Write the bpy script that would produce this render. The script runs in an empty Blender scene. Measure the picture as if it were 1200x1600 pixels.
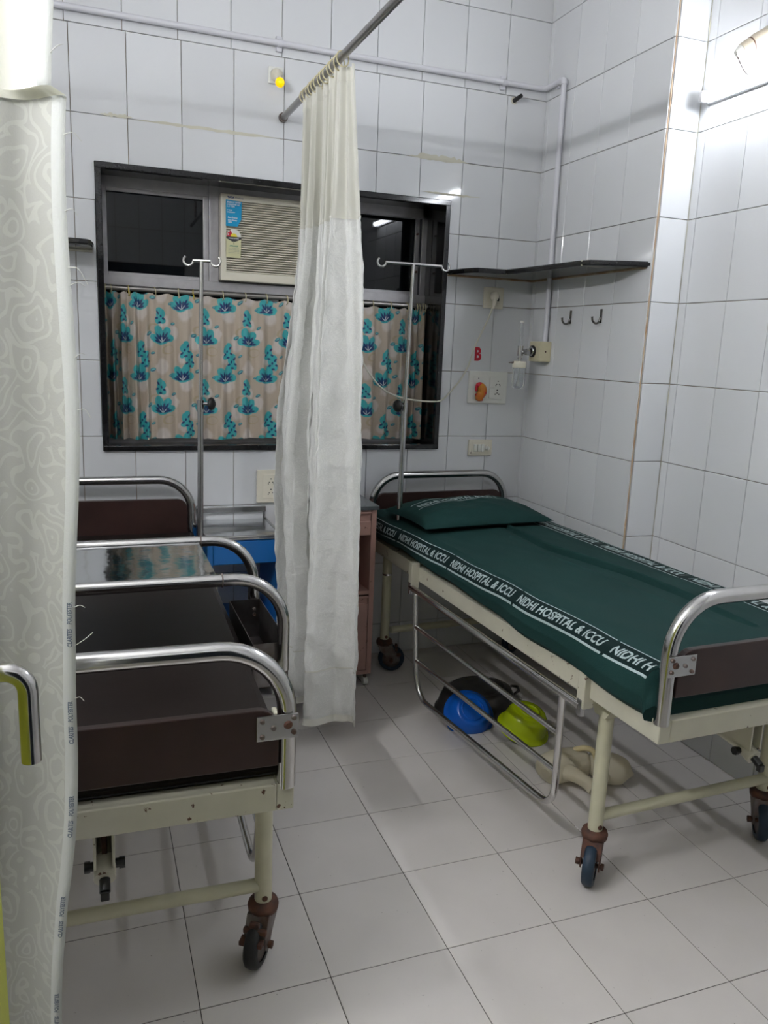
import bpy, bmesh, math, random
import numpy as np
from mathutils import Vector, Matrix, noise
random.seed(7)
PI = math.pi
sc = bpy.context.scene
C = sc.collection

# ------------------------------------------------------------------ camera
CAM = (-1.9725, -3.3717, 1.4436)
YAW, PITCH, ROLL, FPX = math.radians(20.6726), math.radians(11.7301), math.radians(2.3344), 1234.42
cam = bpy.data.cameras.new('camera'); camo = bpy.data.objects.new('camera', cam); C.objects.link(camo)
fw = Vector((math.sin(YAW)*math.cos(PITCH), math.cos(YAW)*math.cos(PITCH), -math.sin(PITCH)))
rt = Vector((math.cos(YAW), -math.sin(YAW), 0)); up = rt.cross(fw)
rt2 = rt*math.cos(ROLL)+up*math.sin(ROLL); up2 = -rt*math.sin(ROLL)+up*math.cos(ROLL)
M = Matrix((rt2, up2, -fw)).transposed().to_4x4(); M.translation = Vector(CAM)
camo.matrix_world = M
cam.sensor_fit = 'VERTICAL'; cam.sensor_height = 24.0; cam.lens = FPX/1600*24.0
cam.clip_start = 0.02
sc.camera = camo

# ------------------------------------------------------------------ world, exposure
w = bpy.data.worlds.new('night'); sc.world = w; w.use_nodes = True
w.node_tree.nodes['Background'].inputs[0].default_value = (0.02, 0.025, 0.035, 1)
w.node_tree.nodes['Background'].inputs[1].default_value = 0.3
sc.view_settings.view_transform = 'Standard'; sc.view_settings.look = 'None'
sc.view_settings.gamma = 1.0; sc.view_settings.use_curve_mapping = False
sc.view_settings.exposure = 0.12
TUBE_R, TUBE_L = 57.0, 420.0      # emission of the two tube lights on the walls

# ------------------------------------------------------------------ materials
def mat(name, col=(.8,.8,.8), rough=.5, metal=0., spec=.5, noise_amt=0., nscale=8., bump=0., bscale=60., emit=0., trans=0., ior=1.45, alpha=1., coat=0., rnd=0., col2=None, aniso=0.):
    m = bpy.data.materials.new(name); m.use_nodes = True
    nt = m.node_tree; b = nt.nodes['Principled BSDF']
    b.inputs['Base Color'].default_value = (*col, 1); b.inputs['Roughness'].default_value = rough
    b.inputs['Metallic'].default_value = metal; b.inputs['IOR'].default_value = ior
    b.inputs['Specular IOR Level'].default_value = spec
    b.inputs['Transmission Weight'].default_value = trans; b.inputs['Alpha'].default_value = alpha
    b.inputs['Coat Weight'].default_value = coat
    if emit: 
        b.inputs['Emission Color'].default_value = (*col, 1); b.inputs['Emission Strength'].default_value = emit
    src = None
    tc = nt.nodes.new('ShaderNodeTexCoord')
    if noise_amt or col2:
        n = nt.nodes.new('ShaderNodeTexNoise'); n.inputs['Scale'].default_value = nscale; n.inputs['Detail'].default_value = 5
        nt.links.new(tc.outputs['Object'], n.inputs['Vector'])
        mx = nt.nodes.new('ShaderNodeMix'); mx.data_type = 'RGBA'
        c2 = col2 or tuple(c*(1-noise_amt) for c in col)
        mx.inputs['A'].default_value = (*col, 1); mx.inputs['B'].default_value = (*c2, 1)
        rp = nt.nodes.new('ShaderNodeValToRGB'); rp.color_ramp.elements[0].position = .35; rp.color_ramp.elements[1].position = .7
        nt.links.new(n.outputs['Fac'], rp.inputs['Fac']); nt.links.new(rp.outputs['Color'], mx.inputs['Factor'])
        src = mx.outputs['Result']; nt.links.new(src, b.inputs['Base Color'])
    if rnd:
        oi = nt.nodes.new('ShaderNodeObjectInfo'); hs = nt.nodes.new('ShaderNodeHueSaturation')
        mr = nt.nodes.new('ShaderNodeMapRange'); mr.inputs['To Min'].default_value = 1-rnd; mr.inputs['To Max'].default_value = 1+rnd*.4
        nt.links.new(oi.outputs['Random'], mr.inputs['Value']); nt.links.new(mr.outputs['Result'], hs.inputs['Value'])
        if src: nt.links.new(src, hs.inputs['Color'])
        else: hs.inputs['Color'].default_value = (*col, 1)
        nt.links.new(hs.outputs['Color'], b.inputs['Base Color'])
    if bump:
        n2 = nt.nodes.new('ShaderNodeTexNoise'); n2.inputs['Scale'].default_value = bscale; n2.inputs['Detail'].default_value = 4
        nt.links.new(tc.outputs['Object'], n2.inputs['Vector'])
        bp = nt.nodes.new('ShaderNodeBump'); bp.inputs['Strength'].default_value = bump; bp.inputs['Distance'].default_value = .004
        nt.links.new(n2.outputs['Fac'], bp.inputs['Height']); nt.links.new(bp.outputs['Normal'], b.inputs['Normal'])
    return m

def speck(m, col, scale, thr, amount=1.0, sharp=.03, stretch=None):
    """wear that belongs to the thing: chips / rust / dirt specks laid over the base colour"""
    nt = m.node_tree; b = nt.nodes['Principled BSDF']; inp = b.inputs['Base Color']
    tc = nt.nodes.new('ShaderNodeTexCoord'); n = nt.nodes.new('ShaderNodeTexNoise')
    n.inputs['Scale'].default_value = scale; n.inputs['Detail'].default_value = 6; n.inputs['Roughness'].default_value = .6
    geo = nt.nodes.new('ShaderNodeNewGeometry')
    if stretch:
        mp = nt.nodes.new('ShaderNodeMapping'); mp.inputs['Scale'].default_value = stretch
        nt.links.new(geo.outputs['Position'], mp.inputs['Vector']); nt.links.new(mp.outputs['Vector'], n.inputs['Vector'])
    else: nt.links.new(geo.outputs['Position'], n.inputs['Vector'])
    mr = nt.nodes.new('ShaderNodeMapRange'); mr.inputs['From Min'].default_value = thr; mr.inputs['From Max'].default_value = thr+sharp; mr.inputs['To Max'].default_value = amount
    nt.links.new(n.outputs['Fac'], mr.inputs['Value'])
    mx = nt.nodes.new('ShaderNodeMix'); mx.data_type = 'RGBA'; mx.inputs['B'].default_value = (*col, 1)
    nt.links.new(mr.outputs['Result'], mx.inputs['Factor'])
    if inp.is_linked:
        s = inp.links[0].from_socket; nt.links.new(s, mx.inputs['A'])
    else: mx.inputs['A'].default_value = inp.default_value
    nt.links.new(mx.outputs['Result'], inp)
    return m

TILE = mat('white_glazed_tile', (.66,.67,.685), .07, rnd=.05, bump=.05, bscale=6)
GROUT = mat('stained_grout', (.42,.36,.27), .9, col2=(.20,.13,.07), nscale=3)
FTILE = mat('floor_tile', (.60,.565,.54), .28, noise_amt=.06, nscale=5, rnd=.035)
speck(FTILE, (.06,.05,.04), 95, .70, .85, .02)
FGROUT = mat('floor_joint', (.05,.042,.036), .9)
FARTILE = mat('tiled_wall_out_of_view', (.66,.67,.685), .12)
_nt = FARTILE.node_tree; _bk = _nt.nodes.new('ShaderNodeTexBrick'); _g = _nt.nodes.new('ShaderNodeNewGeometry'); _sx = _nt.nodes.new('ShaderNodeSeparateXYZ'); _cx = _nt.nodes.new('ShaderNodeCombineXYZ'); _ad = _nt.nodes.new('ShaderNodeMath')
_nt.links.new(_g.outputs['Position'], _sx.inputs[0]); _nt.links.new(_sx.outputs[0], _ad.inputs[0]); _nt.links.new(_sx.outputs[1], _ad.inputs[1]); _nt.links.new(_ad.outputs[0], _cx.inputs[0]); _nt.links.new(_sx.outputs[2], _cx.inputs[1]); _nt.links.new(_cx.outputs[0], _bk.inputs['Vector'])
_bk.offset = 0; _bk.inputs['Scale'].default_value = 1; _bk.inputs['Brick Width'].default_value = .2; _bk.inputs['Row Height'].default_value = .3; _bk.inputs['Mortar Size'].default_value = .0025
_bk.inputs['Color1'].default_value = (.66,.67,.685,1); _bk.inputs['Color2'].default_value = (.62,.63,.64,1); _bk.inputs['Mortar'].default_value = (.3,.22,.14,1)
_nt.links.new(_bk.outputs['Color'], _nt.nodes['Principled BSDF'].inputs['Base Color'])
CEIL = mat('ceiling_paint', (.72,.72,.72), .7)
GRAN = mat('black_granite', (.012,.012,.013), .10, noise_amt=.5, nscale=200)
ALU = mat('aluminium', (.42,.41,.42), .42, .75, noise_amt=.12, nscale=30)
GLASSD = mat('night_window_glass', (.004,.005,.006), .02, 0, .32, ior=1.45)
CHROME = mat('chrome_tube', (.62,.61,.60), .16, 1.0, bump=.02, bscale=14, noise_amt=.12, nscale=9)
STEEL = mat('stainless_steel', (.50,.50,.50), .22, 1.0, bump=.05, bscale=20)
MIRROR = mat('polished_steel_sheet', (.60,.62,.63), .09, 1.0, bump=1.0, bscale=4.5)
CREAM = mat('cream_enamel', (.52,.50,.40), .38, noise_amt=.10, nscale=12)
speck(CREAM, (.09,.035,.018), 42, .655, 1, .015)
CREAMC = mat('cream_enamel_clean', (.52,.50,.36), .35, noise_amt=.08, nscale=20)
RUST = mat('rusty_steel', (.13,.055,.035), .7, .3, col2=(.05,.03,.025), nscale=40)
GREYMET = mat('grey_zinc', (.19,.17,.16), .5, .5, col2=(.10,.055,.04), nscale=25)
BROWN = mat('brown_laminate', (.040,.020,.017), .32, noise_amt=.35, nscale=10)
BROWN2 = mat('dark_rexine', (.012,.0085,.0075), .40, 0, .14, noise_amt=.2, nscale=6, bump=.08, bscale=14)
RUBBER = mat('black_rubber', (.012,.012,.012), .55)
BLUERUB = mat('dark_blue_rubber', (.010,.025,.045), .5)
PINK = mat('pink_enamel', (.40,.235,.195), .42, noise_amt=.08, nscale=9)
speck(PINK, (.11,.045,.03), 42, .67, 1, .02)
BLUEP = mat('blue_enamel', (.012,.13,.40), .35)
SLAB = mat('grey_steel_top', (.15,.165,.17), .22, .5)
PVC = mat('white_pvc', (.62,.62,.66), .35)
PLAST = mat('ivory_plastic', (.70,.66,.55), .35)
PLASTW = mat('white_plastic', (.74,.74,.69), .35, noise_amt=.05)
BLACK = mat('black_plastic', (.01,.01,.01), .4)
SHEETM = mat('green_cotton', (.0055,.031,.028), .85, noise_amt=.15, nscale=4, bump=.3, bscale=420, spec=.25)
PRINT = mat('white_print', (.33,.40,.40), .85, spec=.2)
PRINTD = mat('dark_green_band', (.003,.013,.013), .85, spec=.2)
RING = mat('cream_ring', (.60,.54,.34), .4)
RINGY = mat('yellow_ring', (.62,.48,.06), .4)
RED = mat('red_paint', (.50,.012,.03), .45)
YEL = mat('yellow_bulb', (.95,.62,.0), .25, emit=.55)
LAMP_R = mat('tube_light_right', (.90,.94,1.0), .4, emit=TUBE_R)
LAMP_L = mat('tube_light_left', (.96,.97,1.0), .4, emit=TUBE_L)
WHITE = mat('white_lamp_body', (.75,.75,.77), .4)
LIME = mat('lime_door_paint', (.40,.42,.03), .4)
BLUEB = mat('blue_basin_plastic', (.002,.085,.43), .25)
GREENB = mat('lime_bowl_plastic', (.36,.46,.004), .25)
CLEARP = mat('milky_plastic', (.86,.80,.64), .3, trans=.6, ior=1.15)
CLEARB = mat('clear_bottle_plastic', (.85,.87,.88), .12, trans=.85, ior=1.2)
WFROST = mat('frosted_plastic', (.72,.72,.68), .4, trans=.25, ior=1.3)
SMEAR = mat('cement_smear', (.58,.56,.46), .6, noise_amt=.1)
STAIN = mat('brown_sealant', (.36,.21,.11), .8, col2=(.55,.45,.33), nscale=14)
SKY = mat('sticker_blue', (.0,.30,.56), .4)
TXTW = mat('sticker_white', (.7,.75,.78), .5)
TXTB = mat('ink_navy', (.02,.04,.18), .5)
TXTG = mat('ink_grey', (.10,.12,.16), .6)
STKY = mat('sticker_cream', (.62,.60,.36), .5)
INKK = mat('ink_black', (.03,.03,.03), .5)
YELP = mat('sticker_yellow', (.75,.62,.05), .5)
ORANGE = mat('orange_plastic', (.50,.22,.02), .35, col2=(.45,.03,.01), nscale=18)
THREADM = mat('thread', (.6,.6,.56), .8)

def cloth(name, col, sheer, pattern=None, bump=.25, bscale=260, pscale=9., pamt=.2, rough=.75):
    m = bpy.data.materials.new(name); m.use_nodes = True; nt = m.node_tree
    b = nt.nodes['Principled BSDF']; out = nt.nodes['Material Output']
    b.inputs['Roughness'].default_value = rough; b.inputs['Specular IOR Level'].default_value = .3
    b.inputs['Base Color'].default_value = (*col, 1)
    tr = nt.nodes.new('ShaderNodeBsdfTranslucent'); tr.inputs['Color'].default_value = (*col, 1)
    mx = nt.nodes.new('ShaderNodeMixShader'); mx.inputs[0].default_value = sheer
    nt.links.new(b.outputs[0], mx.inputs[1]); nt.links.new(tr.outputs[0], mx.inputs[2]); nt.links.new(mx.outputs[0], out.inputs[0])
    uv = nt.nodes.new('ShaderNodeUVMap'); uv.uv_map = 'cloth'
    n = nt.nodes.new('ShaderNodeTexNoise'); n.inputs['Scale'].default_value = bscale; n.inputs['Detail'].default_value = 5; n.inputs['Distortion'].default_value = .6
    nt.links.new(uv.outputs[0], n.inputs['Vector'])
    h = n.outputs['Fac']
    bp = nt.nodes.new('ShaderNodeBump'); bp.inputs['Strength'].default_value = bump; bp.inputs['Distance'].default_value = .002 if bscale > 50 else .007
    nt.links.new(h, bp.inputs['Height'])
    nt.links.new(bp.outputs[0], b.inputs['Normal'])
    if pattern == 'damask':
        # woven scrolls: distorted rings, repeated
        n2 = nt.nodes.new('ShaderNodeTexNoise'); n2.inputs['Scale'].default_value = pscale*.8; n2.inputs['Detail'].default_value = 1
        nt.links.new(uv.outputs[0], n2.inputs['Vector'])
        va = nt.nodes.new('ShaderNodeVectorMath'); va.operation = 'SCALE'; va.inputs['Scale'].default_value = .10
        nt.links.new(n2.outputs['Color'], va.inputs[0])
        vb = nt.nodes.new('ShaderNodeVectorMath'); vb.operation = 'ADD'
        nt.links.new(uv.outputs[0], vb.inputs[0]); nt.links.new(va.outputs[0], vb.inputs[1])
        vo = nt.nodes.new('ShaderNodeTexVoronoi'); vo.inputs['Scale'].default_value = pscale; vo.inputs['Randomness'].default_value = .75
        nt.links.new(vb.outputs[0], vo.inputs['Vector'])
        ml = nt.nodes.new('ShaderNodeMath'); ml.operation = 'MULTIPLY'; ml.inputs[1].default_value = 27
        nt.links.new(vo.outputs['Distance'], ml.inputs[0])
        sn = nt.nodes.new('ShaderNodeMath'); sn.operation = 'SINE'; nt.links.new(ml.outputs[0], sn.inputs[0])
        rp = nt.nodes.new('ShaderNodeValToRGB'); rp.color_ramp.elements[0].position = .50; rp.color_ramp.elements[1].position = .62
        nt.links.new(sn.outputs[0], rp.inputs['Fac'])
        cm = nt.nodes.new('ShaderNodeMix'); cm.data_type = 'RGBA'
        cm.inputs['A'].default_value = (*[c*(1-pamt) for c in col], 1); cm.inputs['B'].default_value = (*[min(1, c*1.04) for c in col], 1)
        nt.links.new(rp.outputs['Color'], cm.inputs['Factor'])
        nt.links.new(cm.outputs['Result'], b.inputs['Base Color']); nt.links.new(cm.outputs['Result'], tr.inputs['Color'])
    if pattern == 'attr':
        at = nt.nodes.new('ShaderNodeVertexColor'); at.layer_name = 'print'
        nt.links.new(at.outputs[0], b.inputs['Base Color']); nt.links.new(at.outputs[0], tr.inputs['Color'])
    return m
YOKE = cloth('ivory_plain_cloth', (.74,.73,.66), .28)
BROC = cloth('white_crinkled_brocade', (.87,.87,.84), .28, 'damask', bump=1.0, bscale=26, pscale=34, pamt=.035, rough=.45)
DAM = cloth('grey_white_damask', (.375,.375,.35), .16, 'damask', bump=.2, pscale=17, pamt=.09)
SELV = cloth('selvedge_cloth', (.46,.47,.46), .2)
FLORAL = cloth('floral_satin', (.6,.6,.6), .12, 'attr', bump=.1, rough=.38)

# ------------------------------------------------------------------ mesh helpers
class MB:
    def __init__(s): s.v = []; s.f = []; s.sm = []
    def add(s, vs, fs, smooth=False, T=None):
        o = len(s.v)
        s.v += [tuple(T @ Vector(v)) if T is not None else tuple(v) for v in vs]
        s.f += [tuple(o+i for i in f) for f in fs]; s.sm += [smooth]*len(fs)
        return s
    def box(s, lo, hi, b=0., T=None):
        (x0,y0,z0),(x1,y1,z1) = lo, hi
        b = min(b, (x1-x0)*.45, (y1-y0)*.45, (z1-z0)*.45)
        if b <= 0:
            vs = [(x,y,z) for z in (z0,z1) for y in (y0,y1) for x in (x0,x1)]
            fs = [(0,2,3,1),(4,5,7,6),(0,1,5,4),(2,6,7,3),(0,4,6,2),(1,3,7,5)]
            return s.add(vs, fs, False, T)
        bm = bmesh.new(); bmesh.ops.create_cube(bm, size=1)
        for v in bm.verts: v.co = Vector(((x0+x1)/2+v.co.x*(x1-x0), (y0+y1)/2+v.co.y*(y1-y0), (z0+z1)/2+v.co.z*(z1-z0)))
        bmesh.ops.bevel(bm, geom=bm.edges[:]+bm.verts[:], offset=b, segments=2, affect='EDGES', profile=.5)
        bm.verts.index_update()
        s.add([v.co[:] for v in bm.verts], [tuple(v.index for v in f.verts) for f in bm.faces], False, T); bm.free()
        return s
    def tube(s, pts, r, n=12, caps=True, T=None, closed=False):
        pts = [Vector(p) for p in pts]; k = len(pts)
        rs = r if isinstance(r, (list, tuple)) else [r]*k
        tang = []
        for i in range(k):
            a = pts[i-1] if (i > 0 or closed) else pts[0]; b = pts[(i+1) % k] if (i < k-1 or closed) else pts[-1]
            t = (b-a); tang.append(t.normalized() if t.length > 1e-9 else Vector((0,0,1)))
        u = tang[0].orthogonal().normalized(); vs = []; fs = []
        for i in range(k):
            t = tang[i]; u = (u - t*u.dot(t)).normalized(); wv = t.cross(u)
            for j in range(n):
                a = 2*PI*j/n; vs.append(pts[i]+(u*math.cos(a)+wv*math.sin(a))*rs[i])
        for i in range(k if closed else k-1):
            i2 = (i+1) % k
            for j in range(n):
                j2 = (j+1) % n; fs.append((i*n+j, i*n+j2, i2*n+j2, i2*n+j))
        s.add(vs, fs, True, T)
        if caps and not closed:
            s.add(vs[:n], [tuple(range(n))[::-1]], False, T); s.add(vs[-n:], [tuple(range(n))], False, T)
        return s
    def cyl(s, a, b, r, n=20, r2=None, T=None): return s.tube([a, b], [r, r if r2 is None else r2], n, True, T)
    def lathe(s, prof, n=28, T=None, arc=1.):
        vs = []; fs = []; k = len(prof)
        for j in range(n):
            a = 2*PI*j/n
            for (r, z) in prof: vs.append((r*math.cos(a), r*math.sin(a), z))
        for j in range(n):
            j2 = (j+1) % n
            for i in range(k-1):
                fs.append((j*k+i, j2*k+i, j2*k+i+1, j*k+i+1))
        return s.add(vs, fs, True, T)
    def prism(s, poly, z0, z1, T=None):
        n = len(poly); vs = [(x,y,z0) for x,y in poly]+[(x,y,z1) for x,y in poly]
        fs = [tuple(range(n))[::-1], tuple(range(n, 2*n))]+[(i, (i+1)%n, n+(i+1)%n, n+i) for i in range(n)]
        return s.add(vs, fs, False, T)
    def sphere(s, c, r, n=16, sc_=(1,1,1), T=None):
        prof = [(math.sin(PI*i/(n//2)), -math.cos(PI*i/(n//2))) for i in range(n//2+1)]
        o = len(s.v); s.lathe([(max(p[0],1e-4), p[1]) for p in prof], n)
        for i in range(o, len(s.v)):
            v = Vector(s.v[i]); v = Vector((c[0]+v.x*r*sc_[0], c[1]+v.y*r*sc_[1], c[2]+v.z*r*sc_[2])); s.v[i] = tuple(T @ v if T is not None else v)
        return s
    def mesh(s, name, m):
        me = bpy.data.meshes.new(name); me.from_pydata(s.v, [], s.f); me.polygons.foreach_set('use_smooth', s.sm)
        for mm in (m if isinstance(m, (list, tuple)) else [m]): me.materials.append(mm)
        me.validate(); me.update()
        return me
    def build(s, name, m, parent=None, loc=None, rot=None):
        return link(name, s.mesh(name, m), parent, loc, rot)

def link(name, me, parent=None, loc=None, rot=None):
    o = bpy.data.objects.new(name, me); C.objects.link(o)
    if parent: o.parent = parent
    if loc: o.location = loc
    if rot: o.rotation_euler = rot
    return o
def tag(o, label, cat, group=None):
    o['label'] = label; o['category'] = cat
    if group: o['group'] = group
    return o
def thing(name, label, cat, loc=(0,0,0), rz=0, group=None):
    o = bpy.data.objects.new(name, None); C.objects.link(o); o.location = loc; o.rotation_euler = (0,0,rz)
    o.empty_display_size = .05
    return tag(o, label, cat, group)
def struct(o): o['kind'] = 'structure'; return o
def arc(c, r, a0, a1, n, plane='xz', off=0):
    out = []
    for i in range(n+1):
        a = a0+(a1-a0)*i/n; u, v = c[0]+r*math.cos(a), c[1]+r*math.sin(a)
        out.append({'xz': (u, off, v), 'xy': (u, v, off), 'yz': (off, u, v)}[plane])
    return out
def smooth_path(pts, sub=8):
    P = [Vector(p) for p in pts]; P = [P[0]*2-P[1]]+P+[P[-1]*2-P[-2]]; out = []
    for i in range(1, len(P)-2):
        for k in range(sub):
            t = k/sub; a, b, c, d = P[i-1], P[i], P[i+1], P[i+2]
            out.append(.5*((2*b)+(c-a)*t+(2*a-5*b+4*c-d)*t*t+(-a+3*b-3*c+d)*t**3))
    out.append(P[-2]); return out

_txt = {}
def text_geo(s, size=1., bold=0., shear=0., align='CENTER', spacing=1.):
    """flat glyph geometry (vertices, faces) of a line of writing"""
    key = (s, size, bold, shear, align, spacing)
    if key in _txt: return _txt[key]
    cu = bpy.data.curves.new('writing', 'FONT'); cu.body = s; cu.size = size; cu.offset = bold; cu.shear = shear
    cu.align_x = align; cu.space_character = spacing; cu.resolution_u = 3
    o = bpy.data.objects.new('writing', cu); C.objects.link(o)
    dg = bpy.context.evaluated_depsgraph_get(); me = o.evaluated_get(dg).to_mesh()
    vs = [tuple(v.co) for v in me.vertices]; fs = [tuple(p.vertices) for p in me.polygons]
    o.evaluated_get(dg).to_mesh_clear(); bpy.data.objects.remove(o); bpy.data.curves.remove(cu)
    _txt[key] = (vs, fs); return vs, fs
def flat_text(name, s, size, m, parent, T, **k):
    vs, fs = text_geo(s, size, **k)
    return MB().add([T @ Vector(v) for v in vs], fs).build(name, m, parent)
def basis(o, x, y):
    x = Vector(x).normalized(); y = Vector(y).normalized(); z = x.cross(y)
    m_ = Matrix((x, y, z)).transposed().to_4x4(); m_.translation = Vector(o); return m_

# ================================================================== STRUCTURE
XB, YE = .136, -.854            # recessed right wall plane, front edge of the tiled projection
XL, YF, HC = -2.78, -3.9, 3.05
T_ = .007                        # tile thickness
WX0, WX1, WZ0, WZ1 = -1.925, -.452, .992, 2.087   # window opening

def wall(name, lo, hi, m=GROUT): return struct(MB().box(lo, hi).build(name, m))
# back wall in four pieces round the window opening, one mesh
mb = MB()
mb.box((XL-.1, 0, -.1), (WX0, .30, HC)); mb.box((WX1, 0, -.1), (XB+.1, .30, HC))
mb.box((WX0, 0, -.1), (WX1, .30, WZ0)); mb.box((WX0, 0, WZ1), (WX1, .30, HC))
wall_back = struct(mb.build('wall_back', GROUT))
wall_corner = wall('wall_corner', (0, YE, 0), (XB+.1, 0, HC))
wall_right = wall('wall_right', (XB, YF, 0), (XB+.1, YE, HC))
wall_left = wall('wall_left', (XL-.1, YF, 0), (XL, 0, HC), FARTILE)
mb = MB(); mb.box((XL, YF-.1, 0), (-2.05, YF, HC)); mb.box((-1.1, YF-.1, 0), (XB, YF, HC)); mb.box((-2.05, YF-.1, 2.1), (-1.1, YF, HC))
wall_front = struct(mb.build('wall_front', FARTILE))
ceiling = wall('ceiling', (XL-.1, YF-.1, HC), (XB+.1, .3, HC+.1), CEIL)
floor = wall('floor', (XL-.1, YF-.1, -.1), (XB+.1, 0, -.0015), FGROUT)

tile_cache = {}
def tile_mesh(wd, ht, m, nm):
    key = (round(wd,4), round(ht,4), nm)
    if key not in tile_cache:
        g, b, t = .0011, .0016, T_
        a, c = wd/2-g, ht/2-g
        vs = [(-a,-c,-.003),(a,-c,-.003),(a,c,-.003),(-a,c,-.003),(-a,-c,t-b),(a,-c,t-b),(a,c,t-b),(-a,c,t-b),(-a+b,-c+b,t),(a-b,-c+b,t),(a-b,c-b,t),(-a+b,c-b,t)]
        fs = [(0,1,5,4),(1,2,6,5),(2,3,7,6),(3,0,4,7),(4,5,9,8),(5,6,10,9),(6,7,11,10),(7,4,8,11),(8,9,10,11)]
        tile_cache[key] = MB().add(vs, fs).mesh(nm, m)
    return tile_cache[key]
def wall_tile(parent, face, u0, u1, z0, z1, plane):
    """one glazed tile; face: 'y' on a wall facing -Y at plane, 'x' on a wall facing -X"""
    wd, ht = u1-u0, z1-z0
    if wd < .012 or ht < .012: return
    me = tile_mesh(wd, ht, TILE, 'wall_tile')
    o = bpy.data.objects.new('wall_tile', me); C.objects.link(o); o.parent = parent
    j = [random.gauss(0, .0016) for _ in range(3)]
    if face == 'y': 
        o.location = ((u0+u1)/2, plane, (z0+z1)/2); o.rotation_euler = (PI/2+j[0], j[2]*.2, j[1])
    else:
        o.location = (plane, (u0+u1)/2, (z0+z1)/2); o.rotation_euler = (PI/2+j[0], 0, -PI/2+j[1])
rows = [0]+[.1504+.3*i for i in range(9)]          # 0 .. 2.5504
rows_b = rows+[2.60, 2.868, HC]
PLN = -.001
# back wall tiles: cut round the window
for r in range(len(rows_b)-1):
    z0, z1 = rows_b[r], rows_b[r+1]
    off = 0. if r < 9 else (-.205+.2 if r >= 10 else -.012)
    off = 0. if r < 9 else -.012
    cols = [0.]+[-.2*i+off for i in range(1, 14)]+[XL]
    for c in range(len(cols)-1):
        x1, x0 = cols[c], cols[c+1]
        # subtract window opening
        segs = [(x0, x1, z0, z1)]
        cxw = WX0 if x0 < WX0 < x1 else (WX1 if x0 < WX1 < x1 else None); czw = WZ0 if z0 < WZ0 < z1 else (WZ1 if z0 < WZ1 < z1 else None)
        if cxw is not None and czw is not None and abs(czw-z0) > .012 and abs(z1-czw) > .012:
            g = .0011; A, B_, Cc, D_ = x0+g, x1-g, z0+g, z1-g; L_s = cxw == WX0; lowr = czw == WZ0
            P_ = {(1,1): [(A,Cc),(B_,Cc),(B_,czw),(cxw,czw),(cxw,D_),(A,D_)], (1,0): [(A,Cc),(cxw,Cc),(cxw,czw),(B_,czw),(B_,D_),(A,D_)],
                  (0,1): [(A,Cc),(B_,Cc),(B_,D_),(cxw,D_),(cxw,czw),(A,czw)], (0,0): [(cxw,Cc),(B_,Cc),(B_,D_),(A,D_),(A,czw),(cxw,czw)]}[(int(L_s), int(lowr))]
            MB().prism(P_, -.003, T_-.0005, basis((0, PLN, 0), (1,0,0), (0,0,1))).build('wall_tile', TILE, wall_back); continue
        if z1 > WZ0 and z0 < WZ1 and x1 > WX0 and x0 < WX1:
            segs = []
            if x0 < WX0: segs.append((x0, WX0, z0, z1))
            if x1 > WX1: segs.append((WX1, x1, z0, z1))
            a, b = max(x0, WX0), min(x1, WX1)
            if z0 < WZ0: segs.append((a, b, z0, WZ0))
            if z1 > WZ1: segs.append((a, b, WZ1, z1))
        for q in segs:
            if x1 < -2.35: continue
            wall_tile(wall_back, 'y', *q, PLN)
rest = MB(); rest.box((XL, -.007, 0), (-2.412, 0, HC)); o = rest.build('tiling_behind_curtain', TILE, wall_back); o['kind'] = 'stuff'
rows_r = rows+[2.868, HC]
for r in range(len(rows_r)-1):
    z0, z1 = rows_r[r], rows_r[r+1]
    ys = [-T_-.001, -.038, -.238, -.438, -.638, YE+.0]
    for c in range(len(ys)-1): wall_tile(wall_corner, 'x', ys[c+1], ys[c], z0, z1, PLN)
    wall_tile(wall_corner, 'y', 0., XB-T_, z0, z1, YE+PLN)
    ys = [YE-T_-.001]+[YE-.049-.2*k for k in range(8)]
    for c in range(len(ys)-1): wall_tile(wall_right, 'x', ys[c+1], ys[c], z0, z1, XB+PLN)
o = MB().box((XB-.007, YF, 0), (XB, YE-.049-1.4, HC)).build('tiling_towards_door', TILE, wall_right); o['kind'] = 'stuff'
# brown sealant line down the projecting corner, cement smears over the joints
mb = MB()
pts = [(-.0075+random.gauss(0,.0006), YE-.0075, z/20) for z in range(0, 61)]
mb.tube(pts, [.0020+abs(random.gauss(0,.0008)) for _ in pts], 6)
mb.build('corner_sealant', STAIN, wall_corner)
mb = MB(); pts = [(XB-.010, YE-.011, z/20) for z in range(0, 61)]
mb.tube(pts, [.0008+max(0,random.gauss(-.0008,.0016)) for _ in pts], 5); mb.build('corner_sealant', SMEAR, wall_right)
def smear(x0, x1, z, h, seed):
    rnd = random.Random(seed); n = 24; topv = []; bot = []
    for i in range(n+1):
        x = x0+(x1-x0)*i/n; e = min(1, 4*min(i, n-i)/n)
        topv.append((x, -.0088, z+h*e*(.3+rnd.random()*.7))); bot.append((x, -.0088, z-.004*e*(1+rnd.random())))
    fs = [(i, i+1, n+2+i, n+1+i) for i in range(n)]
    MB().add(bot+topv, fs).build('cement_smear', SMEAR, wall_back)
smear(-.665, -.37, 2.2504, .022, 3); smear(-1.78, -1.20, 2.2504, .008, 5); smear(-.60, -.30, 2.115, .004, 9)
smear(-1.9, -1.78, 2.255, .010, 11)

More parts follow.
